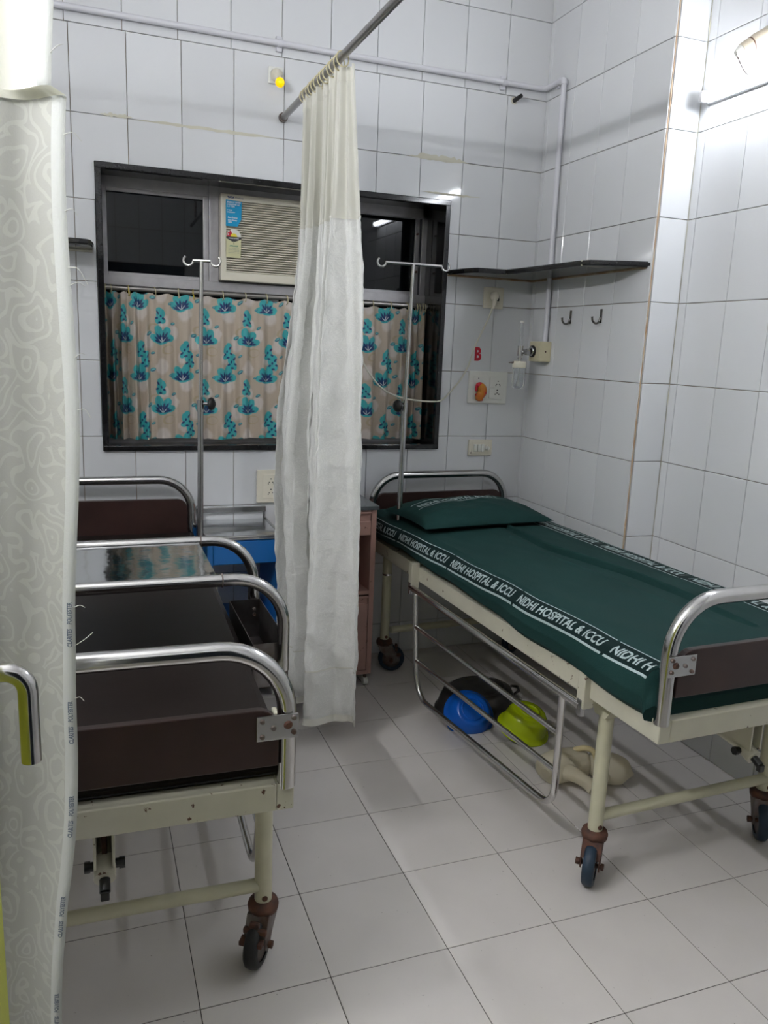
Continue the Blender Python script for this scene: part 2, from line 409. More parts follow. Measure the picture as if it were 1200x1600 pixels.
# floor tiles
fx = [-2.387+.3*k for k in range(9)]; fx = [f for f in fx]+[XB]
fy = [0.]+[-.0598-.3*k for k in range(9)]
ftc = {}
def floor_tile(x0, x1, y0, y1):
    key = (round(x1-x0,3), round(y1-y0,3))
    if key not in ftc:
        a, c, g, b = (x1-x0)/2, (y1-y0)/2, .0010, .0008; a -= g; c -= g
        vs = [(-a,-c,-.004),(a,-c,-.004),(a,c,-.004),(-a,c,-.004),(-a,-c,-b),(a,-c,-b),(a,c,-b),(-a,c,-b),(-a+b,-c+b,0),(a-b,-c+b,0),(a-b,c-b,0),(-a+b,c-b,0)]
        fs = [(0,1,5,4),(1,2,6,5),(2,3,7,6),(3,0,4,7),(4,5,9,8),(5,6,10,9),(6,7,11,10),(7,4,8,11),(8,9,10,11)]
        ftc[key] = MB().add(vs, fs).mesh('floor_tile', FTILE)
    o = bpy.data.objects.new('floor_tile', ftc[key]); C.objects.link(o); o.parent = floor
    o.location = ((x0+x1)/2, (y0+y1)/2, 0); o.rotation_euler = (random.gauss(0,.0006), random.gauss(0,.0006), 0)
for i in range(len(fx)-1):
    for j in range(len(fy)-1): floor_tile(fx[i], fx[i+1], fy[j+1], fy[j])
mb = MB(); mb.box((XL, YF, -.002), (fx[0], 0, 0)); mb.box((fx[0], YF, -.002), (XB, fy[-1], 0))
o = mb.build('tiling_out_of_view', FTILE, floor); o['kind'] = 'stuff'

# ------------------------------------------------------------------ window
win = bpy.data.objects.new('window_1', None); C.objects.link(win); struct(win); win.location = (0,0,0)
mb = MB(); bw = .024   # granite border proud of the tiles
mb.box((WX0, -.022, WZ0), (WX0+bw, .0, WZ1), .003); mb.box((WX1-bw, -.022, WZ0), (WX1, .0, WZ1), .003)
mb.box((WX0, -.024, WZ1-bw), (WX1, .0, WZ1), .003); mb.box((WX0, -.024, WZ0), (WX1, .0, WZ0+.022), .003)
mb.build('granite_border', GRAN, win)
mb = MB()
mb.box((WX0-.012, .001, WZ0-.012), (WX0+.002, .29, WZ1)); mb.box((WX1-.004, .001, WZ0-.012), (WX1+.012, .29, WZ1))
mb.box((WX0, .001, WZ1-.004), (WX1, .29, WZ1+.012)); mb.box((WX0, .001, WZ0-.012), (WX1, .29, WZ0+.004))
mb.build('granite_reveal', GRAN, win)
FY = .225
mb = MB()
mb.box((WX0, FY, WZ0), (WX0+.022, FY+.05, WZ1), .002); mb.box((WX1-.030, FY, WZ0), (WX1, FY+.05, WZ1), .002)
mb.box((WX0, FY, 2.040), (WX1, FY+.05, WZ1), .002); mb.box((WX0, FY-.01, 1.655), (WX1, FY+.05, 1.695), .002)
mb.box((WX0, FY, WZ0), (WX1, FY+.05, 1.050), .002)
mb.box((-1.466, FY-.008, 1.69), (-1.426, FY+.05, WZ1), .002); mb.box((-.99, FY-.008, 1.69), (-.95, FY+.05, WZ1), .002)
mb.box((-1.2, FY, 1.04), (-1.16, FY+.05, 1.66), .002)
mb.build('window_frame', ALU, win)
def sash(x0, x1, z0, z1, y):
    mb = MB(); b = .024
    mb.box((x0,y,z0),(x0+b,y+.022,z1),.002); mb.box((x1-b,y,z0),(x1,y+.022,z1),.002)
    mb.box((x0+b,y,z0),(x1-b,y+.022,z0+b),.002); mb.box((x0+b,y,z1-b),(x1-b,y+.022,z1),.002)
    s_ = mb.build('sash', ALU, win)
    MB().box((x0+b,y+.008,z0+b),(x1-b,y+.013,z1-b)).build('pane', GLASSD, s_)
sash(-1.903, -1.466, 1.686, 2.050, FY+.006); sash(-.95, -.488, 1.686, 2.060, FY+.010)
MB().box((WX0+.02, FY+.03, 1.05), (-1.2, FY+.036, 1.66)).build('pane', GLASSD, win)
MB().box((-1.16, FY+.03, 1.05), (WX1-.02, FY+.036, 1.66)).build('pane', GLASSD, win)
MB().box((-1.45, FY+.04, 1.69), (-.93, FY+.046, 2.05)).build('closing_panel', ALU, win)
MB().cyl((-.503, FY-.004, 1.80), (-.503, FY+.01, 1.80), .005).cyl((-.503, FY-.004, 1.97), (-.503, FY+.01, 1.97), .004).build('sash_bolt', RUST, win)

# ------------------------------------------------------------------ air conditioner
ac = thing('air_conditioner', 'cream window air conditioner with fine horizontal louvres and two stickers, set in the window', 'air conditioner', (-1.425, .17, 1.70))
W, H = .425, .352
MB().box((0, .02, 0), (W, .115, H), .006).build('housing', PLAST, ac)
mb = MB(); mb.box((0,0,0),(W,.025,.036),.004); mb.box((0,0,H-.028),(W,.025,H),.004); mb.box((0,0,.03),(.024,.025,H-.02),.004); mb.box((W-.02,0,.03),(W,.025,H-.02),.004)
mb.build('front_bezel', PLAST, ac)
MB().box((.02,.016,.03),(W-.018,.0205,H-.025)).build('grille_recess', mat('grille_shadow_plastic', (.09,.07,.055), .6), ac)
slat = MB().box((.023, 0, -.0020), (W-.019, .013, .0020), .0008).mesh('slat', PLAST)
ns = 30
for i in range(ns): link('slat', slat, ac, (0, .003, .040+(H-.072)*i/(ns-1)), (math.radians(-22), 0, 0))
st = MB().prism([(.021,.337-.115+.0),(.070,.337-.115),(.086,.337-.085),(.088,.322),(.021,.328)], 0, .0012, basis((0,-.003,0), (1,0,0), (0,0,1))).build('blue_sticker', SKY, ac)
st['label'] = 'blue sticker with white writing'
Tt = lambda x, z: basis((x, -.0048, z), (1,0,0), (0,0,1))
for k_, (s_, z_, sz) in enumerate([('ENERGY SAVER', .315, .0085), ('WINDOW AC', .306, .0085), ('1.5 TON', .298, .0085), ('5 YEARS', .284, .006), ('WARRANTY', .276, .006), ('Save Energy', .254, .0085), ('Save Money', .244, .008), ('100%', .235, .008)]):
    flat_text('lettering', s_, sz, TXTW, st, Tt(.026+.003*(k_ > 4), z_), align='LEFT', bold=.0003)
flat_text('lettering', 'TATA', .011, TXTB, ac, basis((.028, -.001, H-.0175), (1,0,0), (0,0,1)), align='LEFT', bold=.0006)
flat_text('lettering', 'Product', .011, TXTB, ac, basis((.060, -.001, H-.0175), (1,0,0), (0,0,1)), align='LEFT')
# energy star label
el_ = MB(); poly = [(.022,.095),(.084,.095),(.086,.18)]+[(.054+.032*math.cos(a), .18+.032*math.sin(a)) for a in np.linspace(0, PI, 14)]+[(.022,.18)]
el = el_.prism(poly, 0, .0012, basis((0,-.003,0), (1,0,0), (0,0,1))).build('energy_label', STKY, ac)
el['label'] = 'rounded energy rating label with red and yellow dial'
Tl = lambda d: basis((0,-.0045-d,0), (1,0,0), (0,0,1))
def fan(cx, cz, r, a0, a1, n=10): return [(cx, cz)]+[(cx+r*math.cos(a), cz+r*math.sin(a)) for a in np.linspace(a0, a1, n)]
MB().prism(fan(.054,.18,.031,0,PI,16), 0, .0004, Tl(.0)).build('label_dial', PLASTW, el)
MB().prism(fan(.054,.18,.030,PI*.66,PI), 0, .0004, Tl(.0005)).build('label_dial', RED, el)
MB().prism(fan(.054,.18,.014,0,PI), 0, .0004, Tl(.001)).build('label_dial', YELP, el)
MB().prism([(.022,.180),(.086,.180),(.086,.172),(.060,.160),(.048,.160),(.022,.172)][::-1], 0, .0004, Tl(.0005)).build('label_band', INKK, el)
flat_text('lettering', '\u2605', .012, TXTW, el, Tl(.002) @ Matrix.Translation((.033,.196,0)), align='CENTER')
flat_text('lettering', '\u2605', .012, TXTW, el, Tl(.002) @ Matrix.Translation((.030,.184,0)), align='CENTER')
flat_text('lettering', 'POWER SAVINGS', .0055, TXTW, el, Tl(.002) @ Matrix.Translation((.054,.171,0)), align='CENTER', bold=.0002)
flat_text('lettering', '2', .010, INKK, el, Tl(.002) @ Matrix.Translation((.054,.150,0)), align='CENTER', bold=.0003)
flat_text('lettering', 'APPLIANCE', .007, mat('ink_green', (.05,.25,.18), .6), el, Tl(.002) @ Matrix.Translation((.054,.140,0)), align='CENTER', bold=.0003)
for k_ in range(4): flat_text('lettering', 'Room AC Window Type', .0045, TXTG, el, Tl(.002) @ Matrix.Translation((.054,.131-.006*k_,0)), align='CENTER')

# ------------------------------------------------------------------ window curtain on its rod
rod = tag(MB().cyl((WX0+.003, .185, 1.642), (WX1-.003, .185, 1.642), .0105, 16).build('curtain_rod', mat('dull_steel_rod', (.36,.34,.32), .35, .9)), 'dull steel rod carrying the floral window curtain across the window recess', 'curtain rod')
WC0, WC1, CT, CB = -1.897, -.462, 1.630, 1.018
NX, NZ = 900, 300
u = np.linspace(0, 1, NX); ringx = [-1.893,-1.872,-1.806,-1.80,-1.70,-1.60,-1.538,-1.417,-1.32,-1.225,-1.135,-1.04,-.95,-.86,-.777,-.725,-.645,-.56,-.508,-.494,-.480,-.468]
xs = WC0+(WC1-WC0)*u
rng = np.random.default_rng(4)
dens = 1+1.2*np.exp(-((u-.03)/.08)**2)+1.6*np.exp(-((u-.97)/.05)**2)
ph = np.cumsum(dens); ph = ph/ph[-1]*2*PI*21
def fold(h):
    A = (.010+.012*h)*(1+.4*np.sin(ph*.13+1))*(.55+.75*np.exp(-((u-.05)/.10)**2)+.75*np.exp(-((u-.96)/.06)**2))
    return A*np.sin(ph+.6*np.sin(ph*.31)+.5*h*np.sin(ph*.17))+.003*np.sin(ph*2.3)
V = np.zeros((NZ, NX, 3)); 
for j in range(NZ):
    h = j/(NZ-1); y = .180-.0+fold(h)*min(1, .35+h*2)
    zt = CT-.006*(1-np.cos(ph*1.0))*.7
    V[j,:,0] = xs+.004*h*np.sin(ph*.4); V[j,:,1] = y; V[j,:,2] = zt+(CB-zt)*h+(.003*np.sin(ph*.23) if True else 0)*h
# printed flowers painted as vertex colours in the unfolded cloth's own coordinates
arcx = np.concatenate([[0], np.cumsum(np.sqrt(np.diff(V[150,:,0])**2+.4*np.diff(V[150,:,1])**2))])
UU, ZZ = np.meshgrid(arcx, np.linspace(0, CT-CB, NZ))
base = np.zeros((NZ, NX, 3)); base[:] = (.50,.42,.335)
def vn(x, y, s, seed):
    r = np.random.default_rng(seed).random((64,64)); x = x*s; y = y*s
    i = np.floor(x).astype(int); j = np.floor(y).astype(int); fx_, fy_ = x-i, y-j
    fx_ = fx_*fx_*(3-2*fx_); fy_ = fy_*fy_*(3-2*fy_); g = lambda a,b: r[a%64, b%64]
    return (g(i,j)*(1-fx_)+g(i+1,j)*fx_)*(1-fy_)+(g(i,j+1)*(1-fx_)+g(i+1,j+1)*fx_)*fy_
PW, PH = .198, .300
cu_, cz_ = np.mod(UU, PW), np.mod(ZZ+.03, PH)
def dd(cx, cz):     # wrapped offsets to a motif centre
    a = np.mod(UU-cx+PW/2, PW)-PW/2; b = -(np.mod(ZZ+.03-cz+PH/2, PH)-PH/2); return a, b
def blend(mask, col, a=1.):
    m_ = (np.clip(mask, 0, 1)*a)[...,None]; base[:] = base*(1-m_)+np.array(col)*m_
def ell(a, b, cx, cy, rx, ry, rot, soft=.12):
    c, s = math.cos(rot), math.sin(rot); x = (a-cx)*c+(b-cy)*s; y = -(a-cx)*s+(b-cy)*c
    return (1-np.sqrt((x/rx)**2+(y/ry)**2))/soft
nz1 = vn(UU, ZZ, 60, 1)
for cx, cz, rx, ry in [(.06,.10,.035,.045),(.155,.03,.030,.04),(.10,.22,.03,.045),(.005,.185,.025,.035),(.16,.14,.028,.03),(.05,.29,.03,.03)]:
    a, b = dd(cx, cz); blend(ell(a+.01*(nz1-.5), b, 0, 0, rx, ry, 0, .3), (.66,.60,.56), .85)
for cx, cz in [(.03,.07),(.12,.17),(.18,.26),(.08,.01)]:
    a, b = dd(cx, cz); m_ = ell(a, b, 0, 0, .03, .022, .3, .2); blend(m_*(1-np.clip(ell(a,b,.004,0,.024,.017,.3,.2),0,1)), (.40,.32,.18), .6)
TEAL, NAVY, TEAL2 = (.045,.40,.42), (.006,.035,.14), (.03,.24,.30)
def big(cx, cz, fl=1):
    a, b = dd(cx, cz); a = a*fl/1.4; b = b/1.5
    for (x_, y_, rx, ry, ro) in [(-.012,.016,.019,.013,2.2),(.010,.020,.022,.014,1.25),(.022,.002,.017,.012,.4),(-.022,.001,.017,.011,2.9),(.000,-.006,.02,.010,0)]:
        blend(ell(a+.004*(nz1-.5), b, x_, y_, rx, ry, ro), TEAL)
    for k_, an in enumerate([.25,.6,.95,1.3,1.75,2.2,2.6,2.95]):
        L_ = .024+.004*(k_%3); cx_, cy_ = math.cos(an)*L_*.5, math.sin(an)*L_*.5-.008
        blend(ell(a, b, cx_, cy_, L_*.56, .0044, an, .35), NAVY)
    for an in (.8, 1.5, 2.4): blend(ell(a, b, math.cos(an)*.008, math.sin(an)*.008-.009, .009, .0014, an, .4), (.7,.75,.75), .9)
def small(cx, cz, fl=1):
    a, b = dd(cx, cz); a = a*fl/1.15; b = b/1.3
    for (x_, y_, rx, ry, ro) in [(0,.008,.018,.018,0),(-.006,-.014,.014,.010,.4),(.012,-.010,.010,.014,0),(.006,.022,.012,.010,0)]:
        blend(ell(a+.004*(nz1-.5), b, x_, y_, rx, ry, ro), TEAL)
    for (x_, y_, ro, L_) in [(.012,.014,.9,.009),(.016,-.004,-.3,.007),(-.010,-.008,.5,.008),(.004,-.018,.1,.008),(.0,.002,1.2,.006)]:
        blend(ell(a, b, x_, y_, L_, .0042, ro, .35), NAVY)
def eye(cx, cz, s_=1):
    a, b = dd(cx, cz); m1 = ell(a, b, 0, 0, .015*s_, .0085*s_, .5, .2); m2 = ell(a, b, .001, .001, .009*s_, .004*s_, .5, .25)
    blend(m1, TEAL2); blend(m2, (.16,.45,.46)); blend(ell(a, b, .003, -.004*s_, .011*s_, .002*s_, .5, .4), NAVY)
big(.045,.075); small(.150,.120,-1); small(.075,.005); big(.155,.215,-1); small(.055,.262); eye(.115,.045); eye(.098,.195); eye(.005,.15,.8); eye(.19,.07,.6); eye(.115,.275,.7)
stripe = .5+.5*np.sin(UU*900)
blend(vn(UU*8, ZZ*.6, 60, 7)-.4, (.42,.36,.27), .25)
fcs = []
idx = np.arange(NZ*NX).reshape(NZ, NX)
F = np.stack([idx[:-1,:-1], idx[1:,:-1], idx[1:,1:], idx[:-1,1:]], -1).reshape(-1, 4)
me = bpy.data.meshes.new('window_curtain'); me.from_pydata(V.reshape(-1,3).tolist(), [], F.tolist()); me.polygons.foreach_set('use_smooth', [True]*len(F))
ca = me.color_attributes.new('print', 'FLOAT_COLOR', 'POINT'); ca.data.foreach_set('color', np.concatenate([base.reshape(-1,3), np.ones((NZ*NX,1))], 1).ravel())
uvl = me.uv_layers.new(name='cloth'); li = np.empty(len(me.loops), int); me.loops.foreach_get('vertex_index', li)
UVV = np.stack([UU, ZZ], -1).reshape(-1, 2)[li]; uvl.data.foreach_set('uv', UVV.ravel())
me.materials.append(FLORAL)
wc = thing('window_curtain', 'short satin window curtain printed with teal and navy flowers on beige', 'curtain', (0,0,0))
link('cloth', me, wc)
ringm = MB().tube([(0, math.cos(a)*.017, math.sin(a)*.020) for a in np.linspace(0, 2*PI, 20)[:-1]], .0022, 6, closed=True)
rme = ringm.mesh('curtain_ring', RING); rmy = ringm.mesh('curtain_ring', RINGY)
for i, x in enumerate(ringx):
    link('curtain_ring', rmy if i in (3, 6) else rme, wc, (x, .184, 1.634), (0, random.uniform(-.1,.1), random.uniform(-.25,.35)))
MB().tube(smooth_path([(-.494,.17,1.614),(-.490,.16,1.57),(-.497,.155,1.545),(-.489,.16,1.575),(-.482,.17,1.612)]), .0012, 5).build('cord', RING, wc)

# ------------------------------------------------------------------ pipes on the wall, rods
pp = thing('conduit_pipe', 'white plastic conduit high along the back wall, turning down to the oxygen box', 'pipe')
px, pz = -.028, 2.592
path = [(XL+.01, px, pz), (-.075, px, pz)]+[(-.075+.04*math.sin(a), px-.04*(1-math.cos(a)), pz) for a in np.linspace(.2, PI/2, 6)]+[(-.035, -.145, pz)]
MB().tube([(XL+.01, px, pz), (-.05, px, pz), (-.034, px-.012, pz), (-.03, -.05, pz), (-.03, -.165, pz)], .0115, 14).build('pipe_run', PVC, pp)
MB().tube([(-.03,-.150,pz),(-.03,-.172,pz),(-.03,-.180,pz-.006),(-.03,-.183,pz-.022)], [.0145,.0145,.015,.0145], 14).build('elbow', PVC, pp)
MB().tube([(-.03,-.183,pz-.01),(-.028,-.190,1.50)], .0115, 14).build('pipe_drop', PVC, pp)
for x in (-1.226, -.234): 
    MB().box((x-.012,-.022,pz-.028),(x+.012,-.006,pz+.028),.003).tube([(x-.01,px,pz),(x+.01,px,pz)], .0145, 12).build('clip', PVC, pp)
MB().box((-.022,-.128,pz-.018),(-.006,-.105,pz+.012),.003).build('clip', PVC, pp)

crod = thing('ceiling_curtain_rod', 'grey steel curtain rod running out from the back wall between the two beds', 'curtain rod')
MB().cyl((-1.205,-.006,2.329), (-1.160,-2.9,2.333), .0125, 18).build('rod', mat('grey_steel_rod', (.30,.29,.28), .3, .9), crod)
MB().cyl((-1.205,-.022,2.329), (-1.205,-.004,2.329), .018, 20).build('wall_flange', GREYMET, crod)
MB().cyl((-1.165,-2.6,2.33), (-1.165,-2.6,HC), .008, 10).build('ceiling_hanger', GREYMET, crod)

def rodx(y): return -1.205+.045*(-y/2.9)
# ------------------------------------------------------------------ long curtains
def curtain_mesh(name, fn, ns_, nh, mats, seam=None, selv=None):
    vs = []; uvs = []
    for j in range(nh+1):
        for i in range(ns_+1):
            p, uvv = fn(i/ns_, j/nh); vs.append(p); uvs.append(uvv)
    fs = []; mi = []
    for j in range(nh):
        for i in range(ns_):
            a = j*(ns_+1)+i; fs.append((a, a+ns_+1, a+ns_+2, a+1))
            k_ = 0 if (seam is not None and (j+.5)/nh < seam) else 1
            if selv and (i+.5)/ns_ > selv: k_ = 2
            mi.append(k_)
    me = bpy.data.meshes.new(name); me.from_pydata(vs, [], fs); me.polygons.foreach_set('use_smooth', [True]*len(fs))
    for m_ in mats: me.materials.append(m_)
    me.polygons.foreach_set('material_index', mi)
    uvl = me.uv_layers.new(name='cloth'); li = np.empty(len(me.loops), int); me.loops.foreach_get('vertex_index', li)
    uvl.data.foreach_set('uv', np.array(uvs)[li].ravel())
    return me
def sub_mesh(me, keep, name, off=None):
    """part of a sheet as its own mesh (faces whose material index is in keep)"""
    bm = bmesh.new(); bm.from_mesh(me)
    bmesh.ops.delete(bm, geom=[f for f in bm.faces if f.material_index not in keep], context='FACES')
    m2 = bpy.data.meshes.new(name); bm.to_mesh(m2); bm.free()
    for m_ in me.materials: m2.materials.append(m_)
    return m2

TOPZ = 2.312
def mid(s, h):
    # pleats run along the rod; folds open wider further down
    n = 7.2; a = 2*PI*n*(1-(1-s)**1.35)+.5
    z = TOPZ-(TOPZ-.088)*h
    y0, y1 = -.33-.10*h, -.79-.06*h
    hh = min(1, h*3.5)
    A = .024+.028*hh+.036*max(0, h-.25)
    y = y0+(y1-y0)*s+.014*math.sin(2*a+1)*hh
    gath = math.sin(a)+.35*math.sin(1.7*a+2*h)*hh
    x = rodx(y)+.014+.006*hh+A*gath*(.85+.25*math.sin(5*s+1.3)+(.42*h*max(0, s-.5)*2))
    x += (-.055*math.sin(PI*min(1,max(0,(h-.2)/.75)))**2)*(1-s)*1.1       # bellies out towards the left bed
    x += .022*h*h*(s-.60)-.016*h**3
    rp_ = .0045*math.sin(2*PI*21*s+2*h)+.003*math.sin(2*PI*33*s-3*h); x += rp_; y += rp_*.8
    x += .0035*noise.noise(Vector((s*50, h*30, 2)))*hh; y += .0035*noise.noise(Vector((s*50, h*30, 7)))*hh
    # crinkle of the brocade
    if h > .21: x += .004*noise.noise(Vector((s*90, h*60, 4)))+.010*noise.noise(Vector((s*26+h*9, h*13-s*7, 9)))*min(1,(h-.21)*6); y += .008*noise.noise(Vector((s*30-h*12, h*16, 19)))
    z += (.006*math.sin(a*.35+.6) + .008*(s-.6))*h**6 - (.006*abs(math.sin(a*1.5)))*(1-hh)
    return (x, y, z), (s*2.1, h*2.2)
pc = thing('partition_curtain', 'tall white gathered partition curtain hanging between the two beds', 'curtain', (0,0,0))
me = curtain_mesh('partition_curtain', mid, 420, 330, [YOKE, BROC], seam=.205)
link('curtain_yoke', sub_mesh(me, (0,), 'curtain_yoke'), pc)['label'] = 'plain ivory top band of the curtain'
link('curtain_drop', sub_mesh(me, (1,), 'curtain_drop'), pc)
def midstrip(h0, h1, off, s0=0, s1=1, n=400):
    vs = []; fs = []
    for i in range(n+1):
        s = s0+(s1-s0)*i/n
        for h in (h0, (h0+h1)/2, h1):
            (x, y, z), _ = mid(s, h); (x2, y2, _z), _ = mid(min(1,s+.002), h); d = Vector((x2-x, y2-y, 0))
            nn = Vector((d.y, -d.x, 0)).normalized() if d.length > 1e-7 else Vector((-1,0,0))
            vs.append((x+nn.x*off, y+nn.y*off, z))
    for i in range(n):
        a = i*3; fs += [(a, a+1, a+4, a+3), (a+1, a+2, a+5, a+4)]
    return vs, fs
for nm, h0, h1 in (('heading_tape', .0, .020), ('seam', .203, .2065), ('hem', .905, .9075), ('hem', .988, 1.0)):
    mb = MB()
    for off in (.0016, -.0016): vs, fs = midstrip(h0, h1, off); mb.add(vs, fs, True)
    mb.build(nm, mat('cloth_band', (.70,.69,.62), .8), pc)
rg = MB().tube([(math.cos(a)*.021, 0, math.sin(a)*.023) for a in np.linspace(0, 2*PI, 22)[:-1]], .0024, 6, closed=True).mesh('curtain_ring', RING)
for i in range(13):
    y = -.345-.036*i; link('curtain_ring', rg, pc, (rodx(y), y, 2.322), (random.uniform(-.15,.15), random.uniform(-.1,.1), random.uniform(-.35,.35)))

def leftc(s, h):
    z = 2.31-(2.31-.13)*h; n = 3.6; a = 2*PI*n*s+1.1
    x1 = float(np.interp(-z, [-2.31,-1.72,-1.46,-1.17,-1.03,-.884,-.774,-.651,-.544,-.408,-.13], [-1.985,-1.993,-2.001,-2.004,-2.006,-2.016,-2.026,-2.039,-2.044,-2.047,-2.05]))+.012     # free edge, right
    if h < .268: x1 -= .017
    x0 = -2.72
    x = x1+(x0-x1)*(1-s)
    y = -2.245+(.026+.016*h)*math.sin(a)+.012*math.sin(2.3*a+h)+.004*math.sin(h*17+s*9)
    x += .006*math.sin(h*23+s*4)*(s**4)
    return (x, y, z), (s*1.0, h*2.2)
lc = thing('partition_curtain', 'grey white damask curtain hanging at the near left, in front of the left bed foot', 'curtain', (0,0,0))
me = curtain_mesh('partition_curtain', leftc, 260, 240, [YOKE, DAM, SELV], seam=.268, selv=.975)
link('curtain_yoke', sub_mesh(me, (0,), 'curtain_yoke'), lc)['label'] = 'plain ivory top band of the curtain'
link('curtain_drop', sub_mesh(me, (1,), 'curtain_drop'), lc)
link('selvedge', sub_mesh(me, (2,), 'selvedge'), lc)['label'] = 'narrow pale selvedge printed with small dark letters'
mb = MB()
for i in range(120):
    for j, h in enumerate((.2665, .2705)):
        (x,y,z),_ = leftc(i/119, h); mb.v.append((x, y-.003, z))
    if i: k_ = 2*i; mb.f.append((k_-2, k_-1, k_+1, k_)); mb.sm.append(True)
mb.build('seam', YOKE, lc)
mb = MB()
vs, fs = text_geo('CLARITES    POLYESTER', .012, bold=.0005, align='LEFT')
for h0 in (.50, .565, .63, .70, .77):
    out = []
    for (tx, ty, _z) in vs:
        h = h0+.085-tx/2.18*.50; s = .993-ty*.95; (x,y,z),_ = leftc(s, h); out.append((x, y-.0035, z))
    MB().add(out, fs).build('selvedge_lettering', TXTG, lc)
mb = MB()
for h, L, dz in [(.29,.018,-.006),(.33,.012,-.004),(.37,.016,.0),(.41,.010,.004),(.44,.014,-.01),(.56,.012,.0),(.585,.022,.018),(.62,.010,-.004),(.36,.02,-.02),(.25,.012,.01)]:
    (x,y,z),_ = leftc(1, h); MB().tube(smooth_path([(x-.002,y,z),(x+L*.5,y-.004,z+dz*.3+.004),(x+L,y-.003,z+dz)],5), .0005, 4).build('loose_thread', THREADM, lc)
lr = thing('ceiling_curtain_rod', 'steel rod carrying the near left curtain from the left wall', 'curtain rod')
MB().cyl((XL, -2.245, 2.333), (-1.95, -2.245, 2.333), .0125, 16).build('rod', GREYMET, lr)
MB().cyl((-1.97, -2.245, 2.333), (-1.97, -2.245, HC), .006, 10).build('ceiling_hanger', GREYMET, lr)

# ------------------------------------------------------------------ lamps
def batten(name, label, x, y0, y1, z, side, m):
    t = thing(name, label, 'lamp', (x, y0, z)); L = y1-y0
    MB().box((min(0,-side*.0), min(0,L), -.02) if side > 0 else (-.018, min(0,L), -.02), (.018 if side > 0 else 0, max(0,L), .02), .003).build('lamp_base', WHITE, t)
    sg = -1 if side > 0 else 1
    MB().tube([(sg*.016, L*.012, 0), (sg*.016, L*.988, 0)], .0145, 14).build('lamp_tube', m, t)
    for e in (0, .985): MB().box((sg*.016-.016, L*e+min(0,L*.015), -.018), (sg*.016+.016, L*e+max(0,L*.015), .018), .003).build('end_cap', WHITE, t)
    return t
batten('tube_light', 'white tube light glowing on the right wall beside the tiled projection', XB-.026, -.905, -2.08, 2.352, 1, LAMP_R)
batten('tube_light', 'tube light on the left wall, seen only as reflections and by its light', XL+.026, -1.75, -2.95, 2.335, -1, LAMP_L)

bh = thing('bulb_holder', 'white angled bulb holder with twisted wires above the glowing tube light', 'bulb holder', (XB-.010, -1.15, 2.475))
MB().lathe([(.0,0),(.034,0),(.034,.010),(.026,.020),(.0,.022)], 24, Matrix.Rotation(-PI/2, 4, 'Y')).build('mounting_disc', mat('dimmed_white_plastic', (.50,.47,.40), .4), bh)  # disc colour toned down to offset the glare of the nearby tube
ax = Vector((-.062,.020,-.040)).normalized()
MB().tube([Vector((-.012,0,0)), Vector((-.012,0,0))+ax*.035, Vector((-.012,0,0))+ax*.050, Vector((-.012,0,0))+ax*.088], [.026,.027,.024,.021], 18).build('socket_body', mat('dimmed_cream_plastic', (.46,.40,.31), .4), bh)  # cream darkened in the colour so the tube light doesn't wash it out
MB().tube([Vector((-.012,0,0))+ax*.050, Vector((-.012,0,0))+ax*.054], [.0245,.0245], 18).build('socket_ring', RUST, bh)
MB().tube([Vector((-.012,0,0))+ax*.086, Vector((-.012,0,0))+ax*.108], [.020,.010], 16).build('wire_cap', PLASTW, bh)
e_ = Vector((-.012,0,0))+ax*.106; mb = MB()
for k_ in (0, 1):
    pts = []
    for i in range(40):
        t = i/39; c_ = e_+Vector((.028*t, -.05*t, -.075*math.sin(t*PI/2)*1.0)); a = t*22+k_*PI
        pts.append(c_+Vector((math.cos(a)*.0015, math.sin(a)*.0015, 0)))
    mb.tube(pts, .0012, 5)
mb.build('twisted_wire', GREYMET, bh)
tag(MB().box((XB-.024,-1.170,2.50),(XB-.006,-1.146,HC-.002),.003).build('wire_channel', PVC), 'white square wire channel running up from the bulb holder', 'wire channel')

yb = thing('yellow_bulb', 'small yellow night bulb in a cream holder above the window', 'bulb', (-1.237, -.008, 2.478))
MB().box((-.030,-.012,-.032),(.030,0,.032),.008).build('base_plate', PLASTW, yb)
MB().lathe([(0,0),(.026,0),(.025,.010),(.017,.018),(.016,.026),(.0,.026)], 24, Matrix.Translation((.003,-.010,.0)) @ Matrix.Rotation(PI/2+.35, 4, 'X')).build('socket', PLAST, yb)
dirb = Vector((.004,-.75,-.62)).normalized(); c0 = Vector((.003,-.03,-.010))
MB().tube([c0, c0+dirb*.030], [.0135,.012], 18).build('socket_collar', PLAST, yb)
MB().tube([c0+dirb*.029, c0+dirb*.033], .0125, 16).build('socket_rim', BLACK, yb)
MB().sphere(c0+dirb*.048, .0185, 20).build('glass_bulb', YEL, yb)
MB().cyl((-.016,-.0135,.014),(-.016,-.0115,.014),.0028,8).cyl((.023,-.0135,.001),(.023,-.0115,.001),.0028,8).build('screw', RUST, yb)

ps = thing('pipe_stub', 'short black pipe stub sticking out of the back wall near the corner', 'pipe', (-.170,-.006,2.532))
MB().cyl((0,0,0),(.006,-.055,.008),.0095,16,.0085).build('stub', BLACK, ps); MB().lathe([(0,0),(.017,0),(.015,.003),(0,.004)],16,Matrix.Rotation(PI/2,4,'X')).build('sealant', SMEAR, ps)

